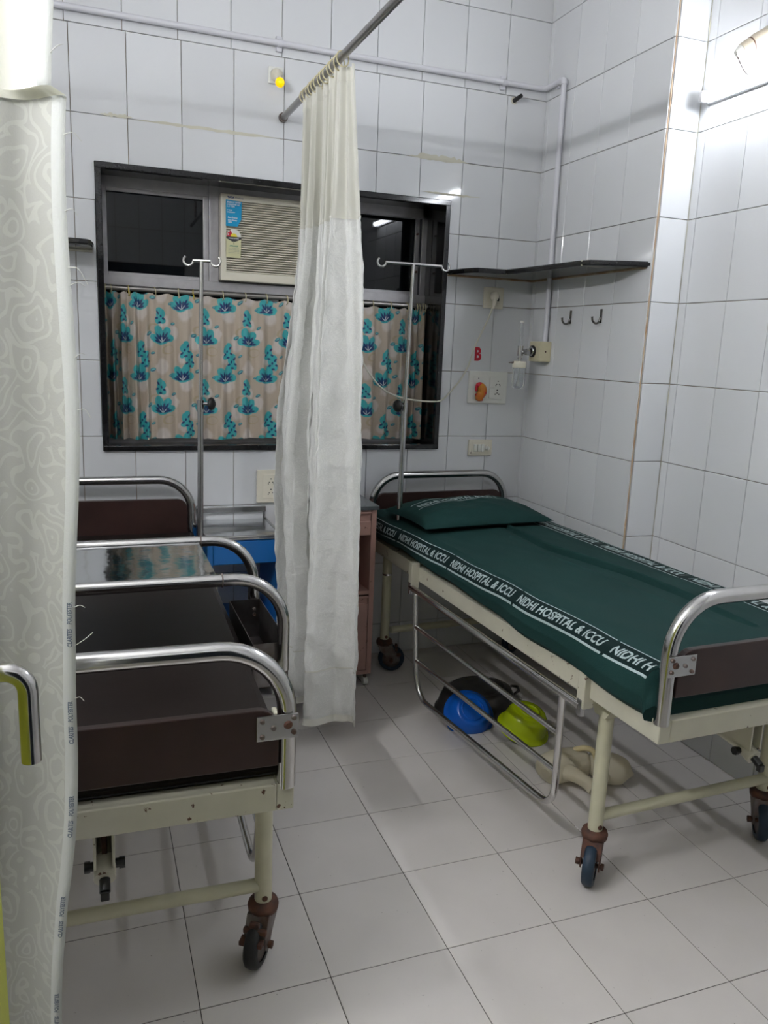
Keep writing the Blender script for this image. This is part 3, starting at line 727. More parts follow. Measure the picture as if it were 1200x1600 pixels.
# ------------------------------------------------------------------ shelves
def shelf(name, label, poly, z=1.775):
    bm = bmesh.new(); vs = [bm.verts.new((x, y, z)) for x, y in poly]; f = bm.faces.new(vs)
    r = bmesh.ops.extrude_face_region(bm, geom=[f]); bmesh.ops.translate(bm, verts=[g for g in r['geom'] if isinstance(g, bmesh.types.BMVert)], vec=(0,0,.020))
    bmesh.ops.recalc_face_normals(bm, faces=bm.faces[:])
    bmesh.ops.bevel(bm, geom=[e for e in bm.edges if abs(e.verts[0].co.z-e.verts[1].co.z) < .001], offset=.005, segments=3, affect='EDGES')
    me = bpy.data.meshes.new(name); bm.to_mesh(me); bm.free(); me.materials.append(GRAN); return me
poly = [(-.448,-.008),(-.445,-.05),(-.425,-.135),(-.408,-.185),(-.39,-.205),(-.27,-.222),(-.255,-.30),(-.238,-.50),(-.228,-.66),(-.222,-.72),(-.205,-.755),(-.17,-.775),(-.008,-.848),(-.008,-.008)]
cs = thing('corner_shelf', 'polished black granite corner shelf with rounded front edge', 'shelf')
link('shelf_slab', shelf('shelf_slab', '', poly), cs)
MB().box((-.265,-.2235,1.7745),(-.262,-.008,1.7955)).box((-.222,-.72,1.7745),(-.008,-.7175,1.7955)).build('slab_joint', SMEAR, cs)
ls = thing('wall_shelf', 'black granite wall shelf ending left of the window, behind the near curtain', 'shelf')
link('shelf_slab', shelf('shelf_slab', '', [(-2.45,-.008),(-2.45,-.20),(-1.985,-.20),(-1.955,-.192),(-1.942,-.17),(-1.936,-.10),(-1.936,-.008)], 1.765), ls)
MB().tube([(-2.4,-.012,1.762),(-1.94,-.012,1.762)], .006, 6).build('sealant', SMEAR, ls)
MB().tube([(-.446,-.012,1.773),(-.012,-.012,1.773),(-.012,-.83,1.773)], .0035, 6).build('sealant', STAIN, cs)

# ------------------------------------------------------------------ coat hooks
def hook(y, lab):
    t = thing('wall_hook', lab, 'hook', (-.007, y, 1.603), 0, 'chrome hooks below the corner shelf')
    MB().box((-.004,-.007,-.026),(0,.007,.030),.003).build('back_plate', mat('dark_chrome', (.18,.17,.16), .22, 1), t)
    MB().tube(smooth_path([(-.004,0,-.005),(-.010,0,-.022),(-.026,0,-.028),(-.040,0,-.018),(-.044,0,-.002)], 6), [.0042]*24+[.0055], 10).build('hook_arm', bpy.data.materials['dark_chrome'], t)
hook(-.352, 'chrome wall hook, the one nearer the oxygen outlet'); hook(-.572, 'chrome wall hook, the one nearer the projecting tile corner')

# ------------------------------------------------------------------ electrical plates
def plate(name, label, x0, x1, z0, z1, m=PLAST):
    t = thing(name, label, 'socket', (x0, -.007, z0)); w_, h_ = x1-x0, z1-z0
    MB().box((0,-.012,0),(w_,0,h_),.004).build('cover_plate', m, t)
    MB().box((w_*.12,-.0145,h_*.13),(w_*.88,-.011,h_*.87),.002).build('inner_frame', m, t)
    return t, w_, h_
def switch(t, x, z, w_, h_, m=PLASTW):
    MB().box((x,-.020,z),(x+w_,-.0135,z+h_),.002, Matrix.Translation((0,0,0))).build('switch', m, t)
def holes(t, cx, cz, s=1., big_=True):
    mb = MB()
    for dx, dz, r in ([(0,.0085,.0026),(-.0065,-.004,.0022),(.0065,-.004,.0022)]+([(-.010,-.010,.0019),(.010,-.010,.0019)] if big_ else [])):
        mb.cyl((cx+dx*s,-.0152,cz+dz*s),(cx+dx*s,-.0135,cz+dz*s), r*s, 10)
    mb.build('socket_holes', BLACK, t)
t, w_, h_ = plate('power_socket', 'cream single socket with a plug in it under the corner shelf', -.262, -.160, 1.640, 1.735)
switch(t, w_*.62, h_*.36, .013, .026, BLACK)
pl = thing('power_plug', 'cream three pin plug and cable drooping across the window', 'plug', (-.218,-.022,1.690))
MB().sphere((0,-.016,.004), .022, 16, (1,.9,1)).tube([(0,-.018,0),(-.004,-.026,-.032),(-.010,-.028,-.052)], [.014,.010,.006], 12).build('plug_body', PLAST, pl)
cab = [(-.232,-.050,1.640),(-.246,-.050,1.60),(-.284,-.044,1.512),(-.306,-.042,1.461),(-.330,-.040,1.380),(-.364,-.036,1.315),(-.406,-.030,1.262),(-.436,-.025,1.228),(-.469,-.020,1.212),(-.55,.0,1.212),(-.64,.02,1.226),(-.72,.035,1.262),(-.79,.055,1.345),(-.848,.07,1.46),(-.90,.08,1.58),(-.95,.12,1.66),(-.98,.16,1.70)]
MB().tube([(p-Vector((-.218,-.022,1.690))) for p in smooth_path(cab, 8)], .0042, 8).build('cable', mat('cream_cable', (.60,.59,.50), .4), pl)

t, w_, h_ = plate('switchboard', 'white switchboard with two switches and a five hole socket beside the red letter B', -.312, -.110, 1.205, 1.355, PLASTW)
switch(t, w_*.52, h_*.52, w_*.14, h_*.30); switch(t, w_*.52, h_*.17, w_*.14, h_*.32)
holes(t, w_*.75, h_*.64, 1.1); holes(t, w_*.74, h_*.34, 1.45, False)
MB().cyl((w_*.24,-.0152,h_*.78),(w_*.24,-.0135,h_*.78),.0028,10).cyl((w_*.74,-.0152,h_*.34),(w_*.74,-.0135,h_*.34),.003,10).build('socket_holes', BLACK, t)
vp = thing('vaporiser_plug', 'small orange and red vaporiser plugged into the white switchboard', 'vaporiser', (-.256,-.0225,1.222))
def blob(p):
    return p
mb = MB(); mb.tube(smooth_path([(-.004,-.016,.0),(-.008,-.020,.018),(.004,-.022,.040),(-.002,-.020,.062),(-.010,-.016,.078)],5), [.012,.016,.019,.0195,.020,.021,.021,.021,.021,.0215,.022,.022,.022,.021,.021,.020,.018,.016,.013,.010,.005], 18)
mb.build('vaporiser_body', ORANGE, vp)
MB().sphere((.010,-.040,.036),.005,10).sphere((-.026,-.020,.026),.006,10).build('red_knob', RED, vp)
MB().sphere((-.008,-.016,.070),.017,14,(1.2,.9,.8)).sphere((-.024,-.014,.056),.008,10,(.7,1,2.2)).sphere((-.004,-.016,.002),.012,12,(1.4,1,.6)).build('red_cap', RED, vp)

t, w_, h_ = plate('switch_plate', 'small cream switch plate with a fan regulator knob, low near the corner', -.292, -.168, .958, 1.035)
for k_ in range(3): switch(t, w_*(.20+.16*k_), h_*.26, w_*.13, h_*.46)
MB().lathe([(0,0),(.0115,0),(.010,.010),(0,.011)], 16, Matrix.Translation((w_*.77,-.014,h_*.48)) @ Matrix.Rotation(PI/2,4,'X')).build('regulator_knob', PLASTW, t)
MB().box((w_*.77-.002,-.030,h_*.48-.010),(w_*.77+.002,-.024,h_*.48+.010),.0008, None).build('knob_grip', PLASTW, t)
MB().cyl((.012,-.0135,.014),(.012,-.0115,.014),.003,8).build('screw', RUST, t)

t, w_, h_ = plate('switchboard', 'cream switchboard with two sockets and two switches behind the steel topped cabinet', -1.302, -1.08, .760, .905)
holes(t, w_*.28, h_*.66, 1.15); holes(t, w_*.28, h_*.34, 1.15)
for k_ in range(2): switch(t, w_*.50, h_*(.20+.32*k_), w_*.14, h_*.27); switch(t, w_*.68, h_*(.20+.32*k_), w_*.14, h_*.27)

# red letter B painted on the tile
vs, fs = text_geo('B', .082, bold=.0035, align='CENTER')
tag(MB().add([Vector((-.270+v[0]*.78, -.0088, 1.405+v[1]*1.0)) for v in vs], fs).build('bed_letter', RED), 'red letter B marking the bed, stuck on the back wall tile', 'letter')

# ------------------------------------------------------------------ oxygen outlet and flowmeter
ob = thing('oxygen_outlet_box', 'cream oxygen outlet box at the lower end of the conduit drop', 'outlet box', (-.007, -.172, 1.455))
MB().box((-.058,-.044,-.045),(0,.044,.045),.004).build('box_body', mat('cream_box', (.60,.55,.38), .45), ob)
MB().box((-.062,-.043,-.044),(-.056,.043,.044),.002).build('box_lid', bpy.data.materials['cream_box'], ob)
RY = Matrix.Rotation(-PI/2, 4, 'Y')
MB().lathe([(.0,0),(.026,0),(.026,.010),(.021,.012),(.0,.012)], 26, Matrix.Translation((-.060,.010,.0)) @ RY).build('outlet_ring', BLACK, ob)
MB().lathe([(.021,.0),(.021,.014),(.015,.015),(.013,.010),(.0,.010)], 24, Matrix.Translation((-.060,.010,.0)) @ RY).build('outlet_disc', STEEL, ob)
MB().cyl((-.030,-.046,.0),(-.030,-.043,.0),.004,8).build('screw', RUST, ob)
fm = thing('oxygen_flowmeter', 'chrome oxygen flowmeter with clear humidifier bottle by the wall corner', 'flowmeter', (-.135, -.162, 1.455))
MB().cyl((.055,0,0),(.0,0,0),.007,14).cyl((.045,0,0),(.030,0,0),.011,6).build('inlet_stem', CHROME, fm)
MB().cyl((0,0,-.022),(0,0,.022),.0125,18).cyl((.018,-.028,-.008),(.010,0,-.004),.009,14).build('valve_body', CHROME, fm)
MB().cyl((.020,-.040,-.009),(.017,-.026,-.008),.011,16).build('valve_knob', STEEL, fm)
MB().tube([(0,0,.020),(0,0,.124),(0,0,.130)], [.0085,.0085,.005], 16).build('flow_tube', CLEARB, fm)
MB().cyl((0,0,.122),(0,0,.132),.0088,14).build('tube_cap', PLASTW, fm)
MB().cyl((0,0,-.020),(0,0,-.046),.0065,14).cyl((0,0,-.030),(0,0,-.036),.010,6).build('outlet_nut', CHROME, fm)
Bz = -.046
MB().lathe([(0,0),(.028,0),(.031,-.006),(.031,-.026),(.029,-.030),(0,-.030)], 28, Matrix.Translation((0,0,Bz))).build('bottle_cap', PLAST, fm)
MB().tube([(-.025,0,Bz-.006),(-.052,.004,Bz-.008)], [.005,.0025], 10).build('outlet_nozzle', GREYMET, fm)
MB().lathe([(.027,-.028),(.028,-.04),(.027,-.105),(.024,-.118),(.016,-.122),(0,-.122),(0,-.1205),(.015,-.1205),(.0228,-.1165),(.0256,-.105),(.0265,-.04),(.0255,-.028)], 28, Matrix.Translation((0,0,Bz))).build('bottle', CLEARB, fm)
MB().cyl((0,0,Bz-.030),(0,0,Bz-.085),.0028,8).cyl((0,0,Bz-.085),(0,0,Bz-.112),.005,12,.011).build('bubbler', WFROST, fm)

# ================================================================== BEDS
def bez(pts, k=8): return smooth_path(pts, k)
def hoop(x0, x1, zb, zt, r, y, rb=.13):
    p = [(x0, y, zb)]+arc((x0+rb, zt-rb), rb, PI, PI/2, 10, 'xz', y)+arc((x1-rb, zt-rb), rb, PI/2, 0, 10, 'xz', y)+[(x1, y, zb)]
    return MB().tube(p, r, 18)
def caster(root, x, y, ang, wheel, fork, brake=False):
    T = Matrix.Translation((x, y, 0)) @ Matrix.Rotation(ang, 4, 'Z')
    c = MB(); c.lathe([(0,.152),(.020,.152),(.034,.147),(.037,.138),(.035,.126),(0,.126)], 28, T)
    cc = c.build('caster', RUST, root)
    mb = MB()
    for s in (-1, 1):
        pr = [(-.026,.128),(.030,.130),(.040,.112),(.052,.080),(.052,.058),(.042,.046),(.028,.050),(.004,.082),(-.022,.104)]
        mb.prism(pr, -.0018, .0018, T @ Matrix.Translation((0, s*.025, 0)) @ Matrix.Rotation(PI/2, 4, 'X'))
    mb.box((-.028,-.0265,.118),(.034,.0265,.130),.003,T)
    mb.prism([(.030,.130),(.034,.130),(.055,.086),(.051,.084)], -.0265, .0265, T @ Matrix.Rotation(PI/2, 4, 'X'))
    mb.build('fork', fork, cc)
    wc_ = T @ Matrix.Translation((.034,0,.060)) @ Matrix.Rotation(PI/2, 4, 'X')
    MB().lathe([(.040,-.016),(.052,-.016),(.0580,-.011),(.060,0),(.0580,.011),(.052,.016),(.040,.016)], 36, wc_).build('wheel', wheel, cc)
    MB().lathe([(0,-.010),(.022,-.011),(.041,-.013),(.041,.013),(.022,.011),(0,.010)], 28, wc_).build('hub', GREYMET, cc)
    MB().cyl((.034,-.036,.060),(.034,.036,.060),.006,8,None,T).cyl((.034,-.040,.060),(.034,-.029,.060),.010,6,None,T).cyl((.034,.029,.060),(.034,.037,.060),.010,6,None,T).build('axle_bolt', RUST, cc)
    if brake:
        MB().box((.050,-.026,.100),(.062,.030,.112),.002,T).box((.058,-.030,.078),(.078,.026,.090),.002, T).box((.048,-.012,.112),(.060,.012,.126),.003,T).build('brake_pedal', RUST, cc)
def bed(label, loc, rz, group, hw, top_h, top_f, legs, casters, wheelm, sleeve=False):
    t = thing('hospital_bed', label, 'bed', loc, rz, group)
    L0, L1 = .02, -1.93; zt, zb = .612, .555
    for s in (-1, 1):
        mb = MB(); x = s*hw
        mb.box((min(x, x-s*.034), L1, zb), (max(x, x-s*.034), L0, zt), .003); mb.build('side_rail', CREAM, t)
    for y in (L0-.036, L1):
        MB().box((-hw+.034, y, zb), (hw-.034, y+.036, zt), .003).build('end_rail', CREAM, t)
    MB().box((-hw+.03, L1+.036, .585), (hw-.03, L0-.036, .598)).build('mattress_deck', CREAMC, t)
    hx = .338
    hoop(-hx, hx, zt-.01, top_h, .0175, -.01).build('head_hoop', CHROME, t)
    hoop(-hx, hx, zt-.01, top_f, .0185, L1+.012).build('foot_hoop', CHROME, t)
    def board(z0, z1, y, nm):
        r = .04; x0, x1 = -hx+.018, hx-.018
        poly = [(x0, z0), (x1, z0)]+[(x1-r+r*math.cos(a), z1-r+r*math.sin(a)) for a in np.linspace(0, PI/2, 7)]+[(x0+r-r*math.sin(a), z1-r+r*math.cos(a)) for a in np.linspace(0, PI/2, 7)]
        o = MB().prism(poly, -.009, .009, Matrix.Translation((0, y, 0)) @ Matrix.Rotation(PI/2, 4, 'X')).build(nm, BROWN, t)
        bv = o.modifiers.new('bevel', 'BEVEL'); bv.width = .002; bv.segments = 2
        return o
    board(top_f-.235, top_f-.118, L1+.006, 'footboard'); board(top_h-.25, top_h-.080, -.008, 'headboard')
    for (yy, sy, zz) in ((L1+.012, -1, top_f-.152),):
        for s in (-1, 1):
            T = Matrix.Translation((s*(hx-.022), yy-.021, zz)) @ Matrix.Rotation(PI/2, 4, 'X')
            pl_ = MB().box((-.040,-.025,-.0015),(.040,.025,.0015),.001,T).build('fixing_plate', STEEL, t)
            for (a, b, rr) in ((-s*.029,.015,.0055),(-s*.029,-.016,.0055),(-s*.008,.0,.006),(s*.031,.017,.006),(s*.031,-.012,.006)): MB().cyl((a, b, .001),(a, b, .0055), rr, 10, rr*.7, T).build('bolt', GREYMET, pl_)
            MB().cyl((s*.020,.003,.001),(s*.020,.003,.006),.009,12,.006,T).build('bolt', RUST, pl_)
    for (x, y), (ang, br) in zip(legs, casters):
        mb = MB(); mb.cyl((x, y, .142), (x, y, zb+.01), .0205, 20)
        lg = mb.build('leg', CREAMC, t)
        s = 1 if x > 0 else -1
        if y < -1:
            pr = [(y-.055, zb), (y+.06, zb), (y+.06, zb-.012), (y+.024, zb-.062), (y-.020, zb-.062), (y-.055, zb-.012)]
            MB().prism([(b, a) for a, b in [(p[0], p[1]) for p in pr]][::-1], -.0215, .0215, Matrix.Translation((x,0,0)) @ Matrix(((0,0,1,0),(0,1,0,0),(1,0,0,0),(0,0,0,1)))).build('gusset', CREAMC, lg)
        elif sleeve:
            MB().cyl((x, y, zb-.10), (x, y, zb+.003), .013, 16).cyl((x, y, .46), (x, y, .452), .022, 16).build('leg_pin', CHROME, lg)
        MB().cyl((x, y-.022*1, .165), (x, y-.019, .165), .007, 10).build('leg_screw', RUST, lg)
        caster(t, x, y, ang, wheelm, RUST if br == 2 else GREYMET, br == 1)
    for yy in (legs[0][1], legs[2][1]):
        MB().cyl((legs[0][0]+.01, yy, .190), (legs[1][0]-.01, yy, .190), .016, 16).build('stretcher', CREAMC, t)
    # crank gear under the foot end
    g = MB(); g.box((-.019,-1.90,.468),(-.014,-1.80,.556),.001); g.box((.014,-1.90,.468),(.019,-1.80,.556),.001)
    cr = g.build('crank_bracket', CREAM, t)
    MB().cyl((0,-1.0,.522),(0,-1.86,.464),.017,16).build('crank_tube', CREAM, t)
    MB().tube([(0,-1.86,.463),(0,-1.900,.448)], .020, 16).build('crank_collar', CREAM, cr)
    MB().cyl((0,-1.90,.447),(0,-1.922,.436),.010,12).box((-.008,-1.930,.422),(.008,-1.916,.440),.002).build('crank_socket', BLACK, cr)
    for s in (-1, 1): MB().cyl((s*.019,-1.868,.456),(s*.028,-1.868,.456),.009,8).cyl((s*.026,-1.868,.456),(s*.037,-1.868,.456),.011,6).build('cross_pin', BLACK, cr)
    MB().box((-.005,-1.87,.47),(.005,-1.81,.555),.002).build('crank_link', RUST, cr)
    return t
legsB = [(-.281,-1.657),(.355,-1.650),(-.300,-.125),(.345,-.125)]
bedB = bed('cream framed hospital bed by the right wall carrying the green printed sheet', (-.452,-.065,0), .030, 'two hospital beds', .352, .882, .905, legsB, [(-2.36,2),(-2.2,0),(-.40,1),(.4,0)], BLUERUB, True)
legsA = [(-.33,-1.655),(.345,-1.655),(-.33,-.15),(.33,-.15)]
bedA = bed('cream framed hospital bed on the left with bare dark mattress and rusty caster', (-1.925,-.075,0), -.026, 'two hospital beds', .352, .882, .888, legsA, [(2.2,0),(-2.12,1),(.5,0),(.9,0)], RUBBER)

def guard(root, TL, TR, BL, BR):
    """lowered drop-down side guard: bars between four corners, in the bed's own space"""
    TL, TR, BL, BR = map(Vector, (TL, TR, BL, BR)); 
    L = lambda a, b, t: a+(b-a)*t
    g = MB().cyl(L(TL,TR,-.02), L(TL,TR,1.05), .0120, 14).build('side_guard', CHROME, root)
    fr = [L(TL,TR,.02)]
    bl, br = BL, BR; r = .09
    a1 = L(TL,BL,.72); b1 = L(BL,BR,.09); c1 = L(BL,BR,.91); d1 = L(TR,BR,.78)
    TRi = L(TL,TR,.97)
    q = lambda p0, p1, p2, n=8: [((1-t)**2)*p0+2*(1-t)*t*p1+t*t*p2 for t in [i/n for i in range(n+1)]]
    d1 = L(TRi, BR, .78)
    pts = [L(TL,TR,.02)]+q(a1, BL, b1)+q(c1, BR, d1)+[TRi]
    MB().tube(pts, .0105, 14).build('guard_frame', CHROME, g)
    for f in (.34, .66):
        MB().cyl(L(L(TL,TR,.02),a1,f/.72), L(TRi,d1,f/.78), .0085, 12).build('guard_bar', CHROME, g)
    for e in (-.02, 1.05):
        p = L(TL,TR,e); MB().cyl(p, p+Vector((.024 if TL.x < 0 else -.024,0,.0)), .006, 10).box((p.x-.008,p.y-.010,p.z-.028),(p.x+.006,p.y+.010,p.z+.020),.002).build('guard_pivot', STEEL, g)
        MB().box((p.x-.006,p.y-.016,p.z-.005),(p.x+.028 if TL.x < 0 else p.x+.006,p.y+.016,p.z+.10),.003).build('pivot_bracket', CREAM, g)
    return g
guard(bedB, (-.377,-.575,.53), (-.366,-1.60,.53), (-.366,-.635,.105), (-.335,-1.530,.145))
guard(bedA, (.368,-.575,.53), (.368,-1.60,.53), (.352,-.66,.12), (.352,-1.50,.12))

# ------------------------------------------------------------------ green covered mattress of the right bed
mt = thing('covered_mattress', 'mattress under a dark green sheet with white NIDHI HOSPITAL & ICCU borders', 'bedding', (-.452,-.065,0), .030)
prof = [(-.300,.618),(-.352,.622),(-.376,.640),(-.381,.672),(-.372,.705),(-.350,.728),(-.315,.737),(-.2,.740),(0,.742),(.2,.740),(.315,.737),(.350,.728),(.368,.705),(.372,.672),(.365,.635),(.345,.618),(.300,.617)]
prof = [Vector((a, b)) for a, b in prof]; pl = [0]
for i in range(1, len(prof)): pl.append(pl[-1]+(prof[i]-prof[i-1]).length)
PL = pl[-1]; CEN = pl[8]
def prof_at(a):          # a: distance along the cross-section from the centre line
    d = min(max(a+CEN, 0), PL-1e-6); i = 0
    while pl[i+1] < d: i += 1
    t = (d-pl[i])/(pl[i+1]-pl[i]); return prof[i].lerp(prof[i+1], t)
YH, YFt = -.012, -1.903
creasep = [(-.30,.10),(-.6,.045),(-.9,.035),(-1.2,.09),(-1.5,.12),(-1.75,.12)]
def crease_x(y):
    for (a, b), (c, d) in zip(creasep, creasep[1:]):
        if c <= y <= a: t = (y-a)/(c-a); return b+(d-b)*t
    return None
def sheet(a, y, lift=0.):
    p = prof_at(a); x, z = p.x, p.y
    e = min(abs(y-YH), abs(y-YFt)) if YFt < y < YH else 0
    g = 1.
    rr_ = .020 if abs(y-YFt) < .1 else .045
    if e < rr_: g = math.sqrt(max(0, 1-((rr_-e)/rr_)**2))*.75+.25
    if y <= YFt or y >= YH: g = .25
    yy = y
    if y < YFt: g = .25-(YFt-y)/.13; yy = YFt-.002
    hz = (z-.614)*max(g, -.02)
    top = max(0, min(1, (.35-abs(a))/.1))
    n = noise.noise(Vector((a*5, y*3.2, 1)))*.0045+noise.noise(Vector((a*16+y*3, y*9, 5)))*.0015
    cx = crease_x(y)
    if cx is not None:
        d = a-cx-.006*math.sin(y*9); k_ = math.sin(PI*min(1, max(0, (y+1.78)/1.5)))**.5
        n += (.019*math.exp(-(d/.006)**2)-.010*math.exp(-((d+.012)/.006)**2)+.004/(1+math.exp(-max(-30,min(30,d/.01))))*math.exp(-max(0,d)/.12))*k_
        d2 = a-cx+.07+.03*math.sin(y*3); n += .003*math.exp(-(d2/.012)**2)*k_
    side = 1-top
    x += side*(1 if a > 0 else -1)*(.010*math.sin(y*3.1+1)*.5+.004*math.sin(y*17)+.006*noise.noise(Vector((y*7, a*9, 3))))*(1 if a < 0 else .4)
    if a < 0: hz_low = max(0, (.70-z)/.08); hz += hz_low*(.012*math.sin(y*2.2+2.4)+.004*math.sin(y*11))
    return Vector((x, yy, .614+hz+n*(top*.8+.2)+lift))
na, nyy = 300, 300
vs = []; fs = []
for j in range(nyy+1):
    y = YH+(YFt-.0-YH)*j/nyy
    for i in range(na+1): vs.append(sheet(-CEN+PL*i/na, y))
for j in range(nyy):
    for i in range(na): a = j*(na+1)+i; fs.append((a, a+1, a+na+2, a+na+1))
b0 = [j*(na+1) for j in range(nyy+1)]; b1 = [j*(na+1)+na for j in range(nyy+1)]
mb = MB(); mb.add(vs, fs, True)
e0 = list(range(na+1)); e1 = [nyy*(na+1)+i for i in range(na+1)]
mb.f.append(tuple(e0)); mb.sm.append(False); mb.f.append(tuple(e1[::-1])); mb.sm.append(False)
mb.build('sheet', SHEETM, mt)
def skew(y): return .030*(-(y+1.0))
def band(a0, a1, y0, y1, lift, n=140, k_=8):
    mb = MB(); vs = []; fs = []
    for i in range(n+1):
        y = y0+(y1-y0)*i/n
        for q in range(k_+1): vs.append(sheet(a0+(a1-a0)*q/k_+skew(y), y, 0)+Vector((-.0008 if a0 < -.3 else 0, 0, lift)))
    for i in range(n):
        for q in range(k_): a = i*(k_+1)+q; fs.append((a, a+1, a+k_+2, a+k_+1))
    return mb.add(vs, fs, True)
PER = .445
def stripe(alo, ahi, ph0, tsz, thick):
    y0, y1 = -.03, -1.888
    band(alo, ahi, y0, y1, .0008).build('printed_band', PRINTD, mt)['label'] = 'darker green printed border band'
    mbl = MB(); y = ph0
    while y > y1:
        ya, yb = min(y, y0), max(y-PER+.012, y1)
        if ya > yb+.01:
            n = max(4, int((ya-yb)/.02))
            for (c_, t_) in ((alo, thick[0]), (ahi, thick[1])): 
                band(c_-t_/2, c_+t_/2, ya, yb, .0018, n*2, 2).build('printed_line', PRINT, mt)
        y -= PER
    vs, fs = text_geo('NIDHI HOSPITAL & ICCU', tsz, bold=.0011*tsz/.04, shear=.12, align='LEFT', spacing=1.02)
    wmax = max(v[0] for v in vs); y = ph0; mbt = MB()
    bm = bmesh.new(); bv = [bm.verts.new(v) for v in vs]
    for f in fs:
        try: bm.faces.new([bv[i] for i in f])
        except Exception: pass
    for k_ in range(1, 40):
        bmesh.ops.bisect_plane(bm, geom=bm.verts[:]+bm.edges[:]+bm.faces[:], plane_co=(wmax*k_/40,0,0), plane_no=(1,0,0))
    for k_ in range(1, 5): bmesh.ops.bisect_plane(bm, geom=bm.verts[:]+bm.edges[:]+bm.faces[:], plane_co=(0,(.0075*k_-.003)*tsz/.04,0), plane_no=(0,1,0))
    bm.verts.index_update(); V2 = [v.co[:] for v in bm.verts]; F2 = [tuple(v.index for v in f.verts) for f in bm.faces]; bm.free()
    mid_ = (alo+ahi)/2
    while y > y1:
        out = []; keep = True; ok = []
        for v in V2:
            yy = y-.010-v[0]/wmax*(PER-.035); a = mid_+(v[1]-.0145*tsz/.04)*1.35
            ok.append(y1+.004 < yy < y0); out.append(sheet(a+skew(yy), yy, .0)+Vector((-.0012 if mid_ < 0 else 0, 0, .0024)))
        F3 = [f for f in F2 if all(ok[i] for i in f)]
        if F3:
            lo = MB().add(out, F3).build('printed_lettering', PRINT, mt); lo['label'] = 'white lettering NIDHI HOSPITAL & ICCU'
        y -= PER
stripe(-.402, -.343, -.400+PER, .030, (.0065, .0026))
stripe(.238, .315, .02, .040, (.0045, .0040))

# pillow
pw = thing('pillow', 'flat pillow in a dark green printed case at the head of the right bed', 'pillow', (-.482,-.430,.738), .085)
PX, PY, PHh = .285, .180, .095
def pil(u_, v_, s_=1):
    m_ = max(0, (1-abs(u_)**3.2)*(1-abs(v_)**2.6))**.5
    c = 1+.035*(abs(u_)*abs(v_))**2*2; dip = 1-.05*(1-abs(u_))*(v_**2)
    x = u_*PX*c*(1-.05*(v_*v_)*(1-abs(u_)**4)); y = v_*PY*c*(1-.07*(u_*u_)*0)
    nz_ = noise.noise(Vector((u_*2.4, v_*2.1, 3)))*.010+noise.noise(Vector((u_*6+v_*3, v_*5, 8)))*.004
    return Vector((x, y, (.026+(PHh-.026)*m_+nz_*m_) if s_ > 0 else (.026-.022*m_)))
vs = []; fs = []; n1, n2 = 70, 44
for s_ in (1, -1):
    o_ = len(vs)
    for j in range(n2+1):
        for i in range(n1+1): vs.append(pil(-1+2*i/n1, -1+2*j/n2, s_))
    for j in range(n2):
        for i in range(n1):
            a = o_+j*(n1+1)+i; f = (a, a+1, a+n1+2, a+n1+1); fs.append(f if s_ > 0 else f[::-1])
MB().add(vs, fs, True).build('pillow_case', SHEETM, pw)
vs, fs = text_geo('NIDHI HOSPITAL & ICCU', .040, bold=.0011, align='LEFT')
wmax = max(v[0] for v in vs); mb = MB()
mb.add([pil(-.84+v[0]/wmax*1.38, -.08+(v[1])/.034*.24+.16*(v[0]/wmax))+Vector((0,0,.0022)) for v in vs], fs); mb.build('printed_lettering', PRINT, pw)
mb = MB()
for vv in (-.16, .24):
    for i in range(46):
        a = -.88+1.56*i/46; b = a+1.56/46; k_ = .16*(a+.84)/1.38; k2 = .16*(b+.84)/1.38
        mb.add([pil(a, vv+k_)+Vector((0,0,.0018)), pil(b, vv+k2)+Vector((0,0,.0018)), pil(b, vv+.022+k2)+Vector((0,0,.0018)), pil(a, vv+.022+k_)+Vector((0,0,.0018))], [(0,1,2,3)])
mb.build('printed_line', PRINT, pw)

# bare mattress of the left bed
bmts = thing('bare_mattress', 'thin bare mattress in shiny dark brown rexine on the left bed', 'mattress', (-1.925,-.075,0), -.026)
o = MB().box((-.345,-1.905,.614),(.345,-.03,.668), .018).build('mattress_cover', BROWN2, bmts)
MB().tube([(-.338,-1.9,.664),(.338,-1.9,.664)], .003, 6).tube([(-.338,-1.9,.620),(.338,-1.9,.620)], .003, 6).build('piping', BLACK, bmts)

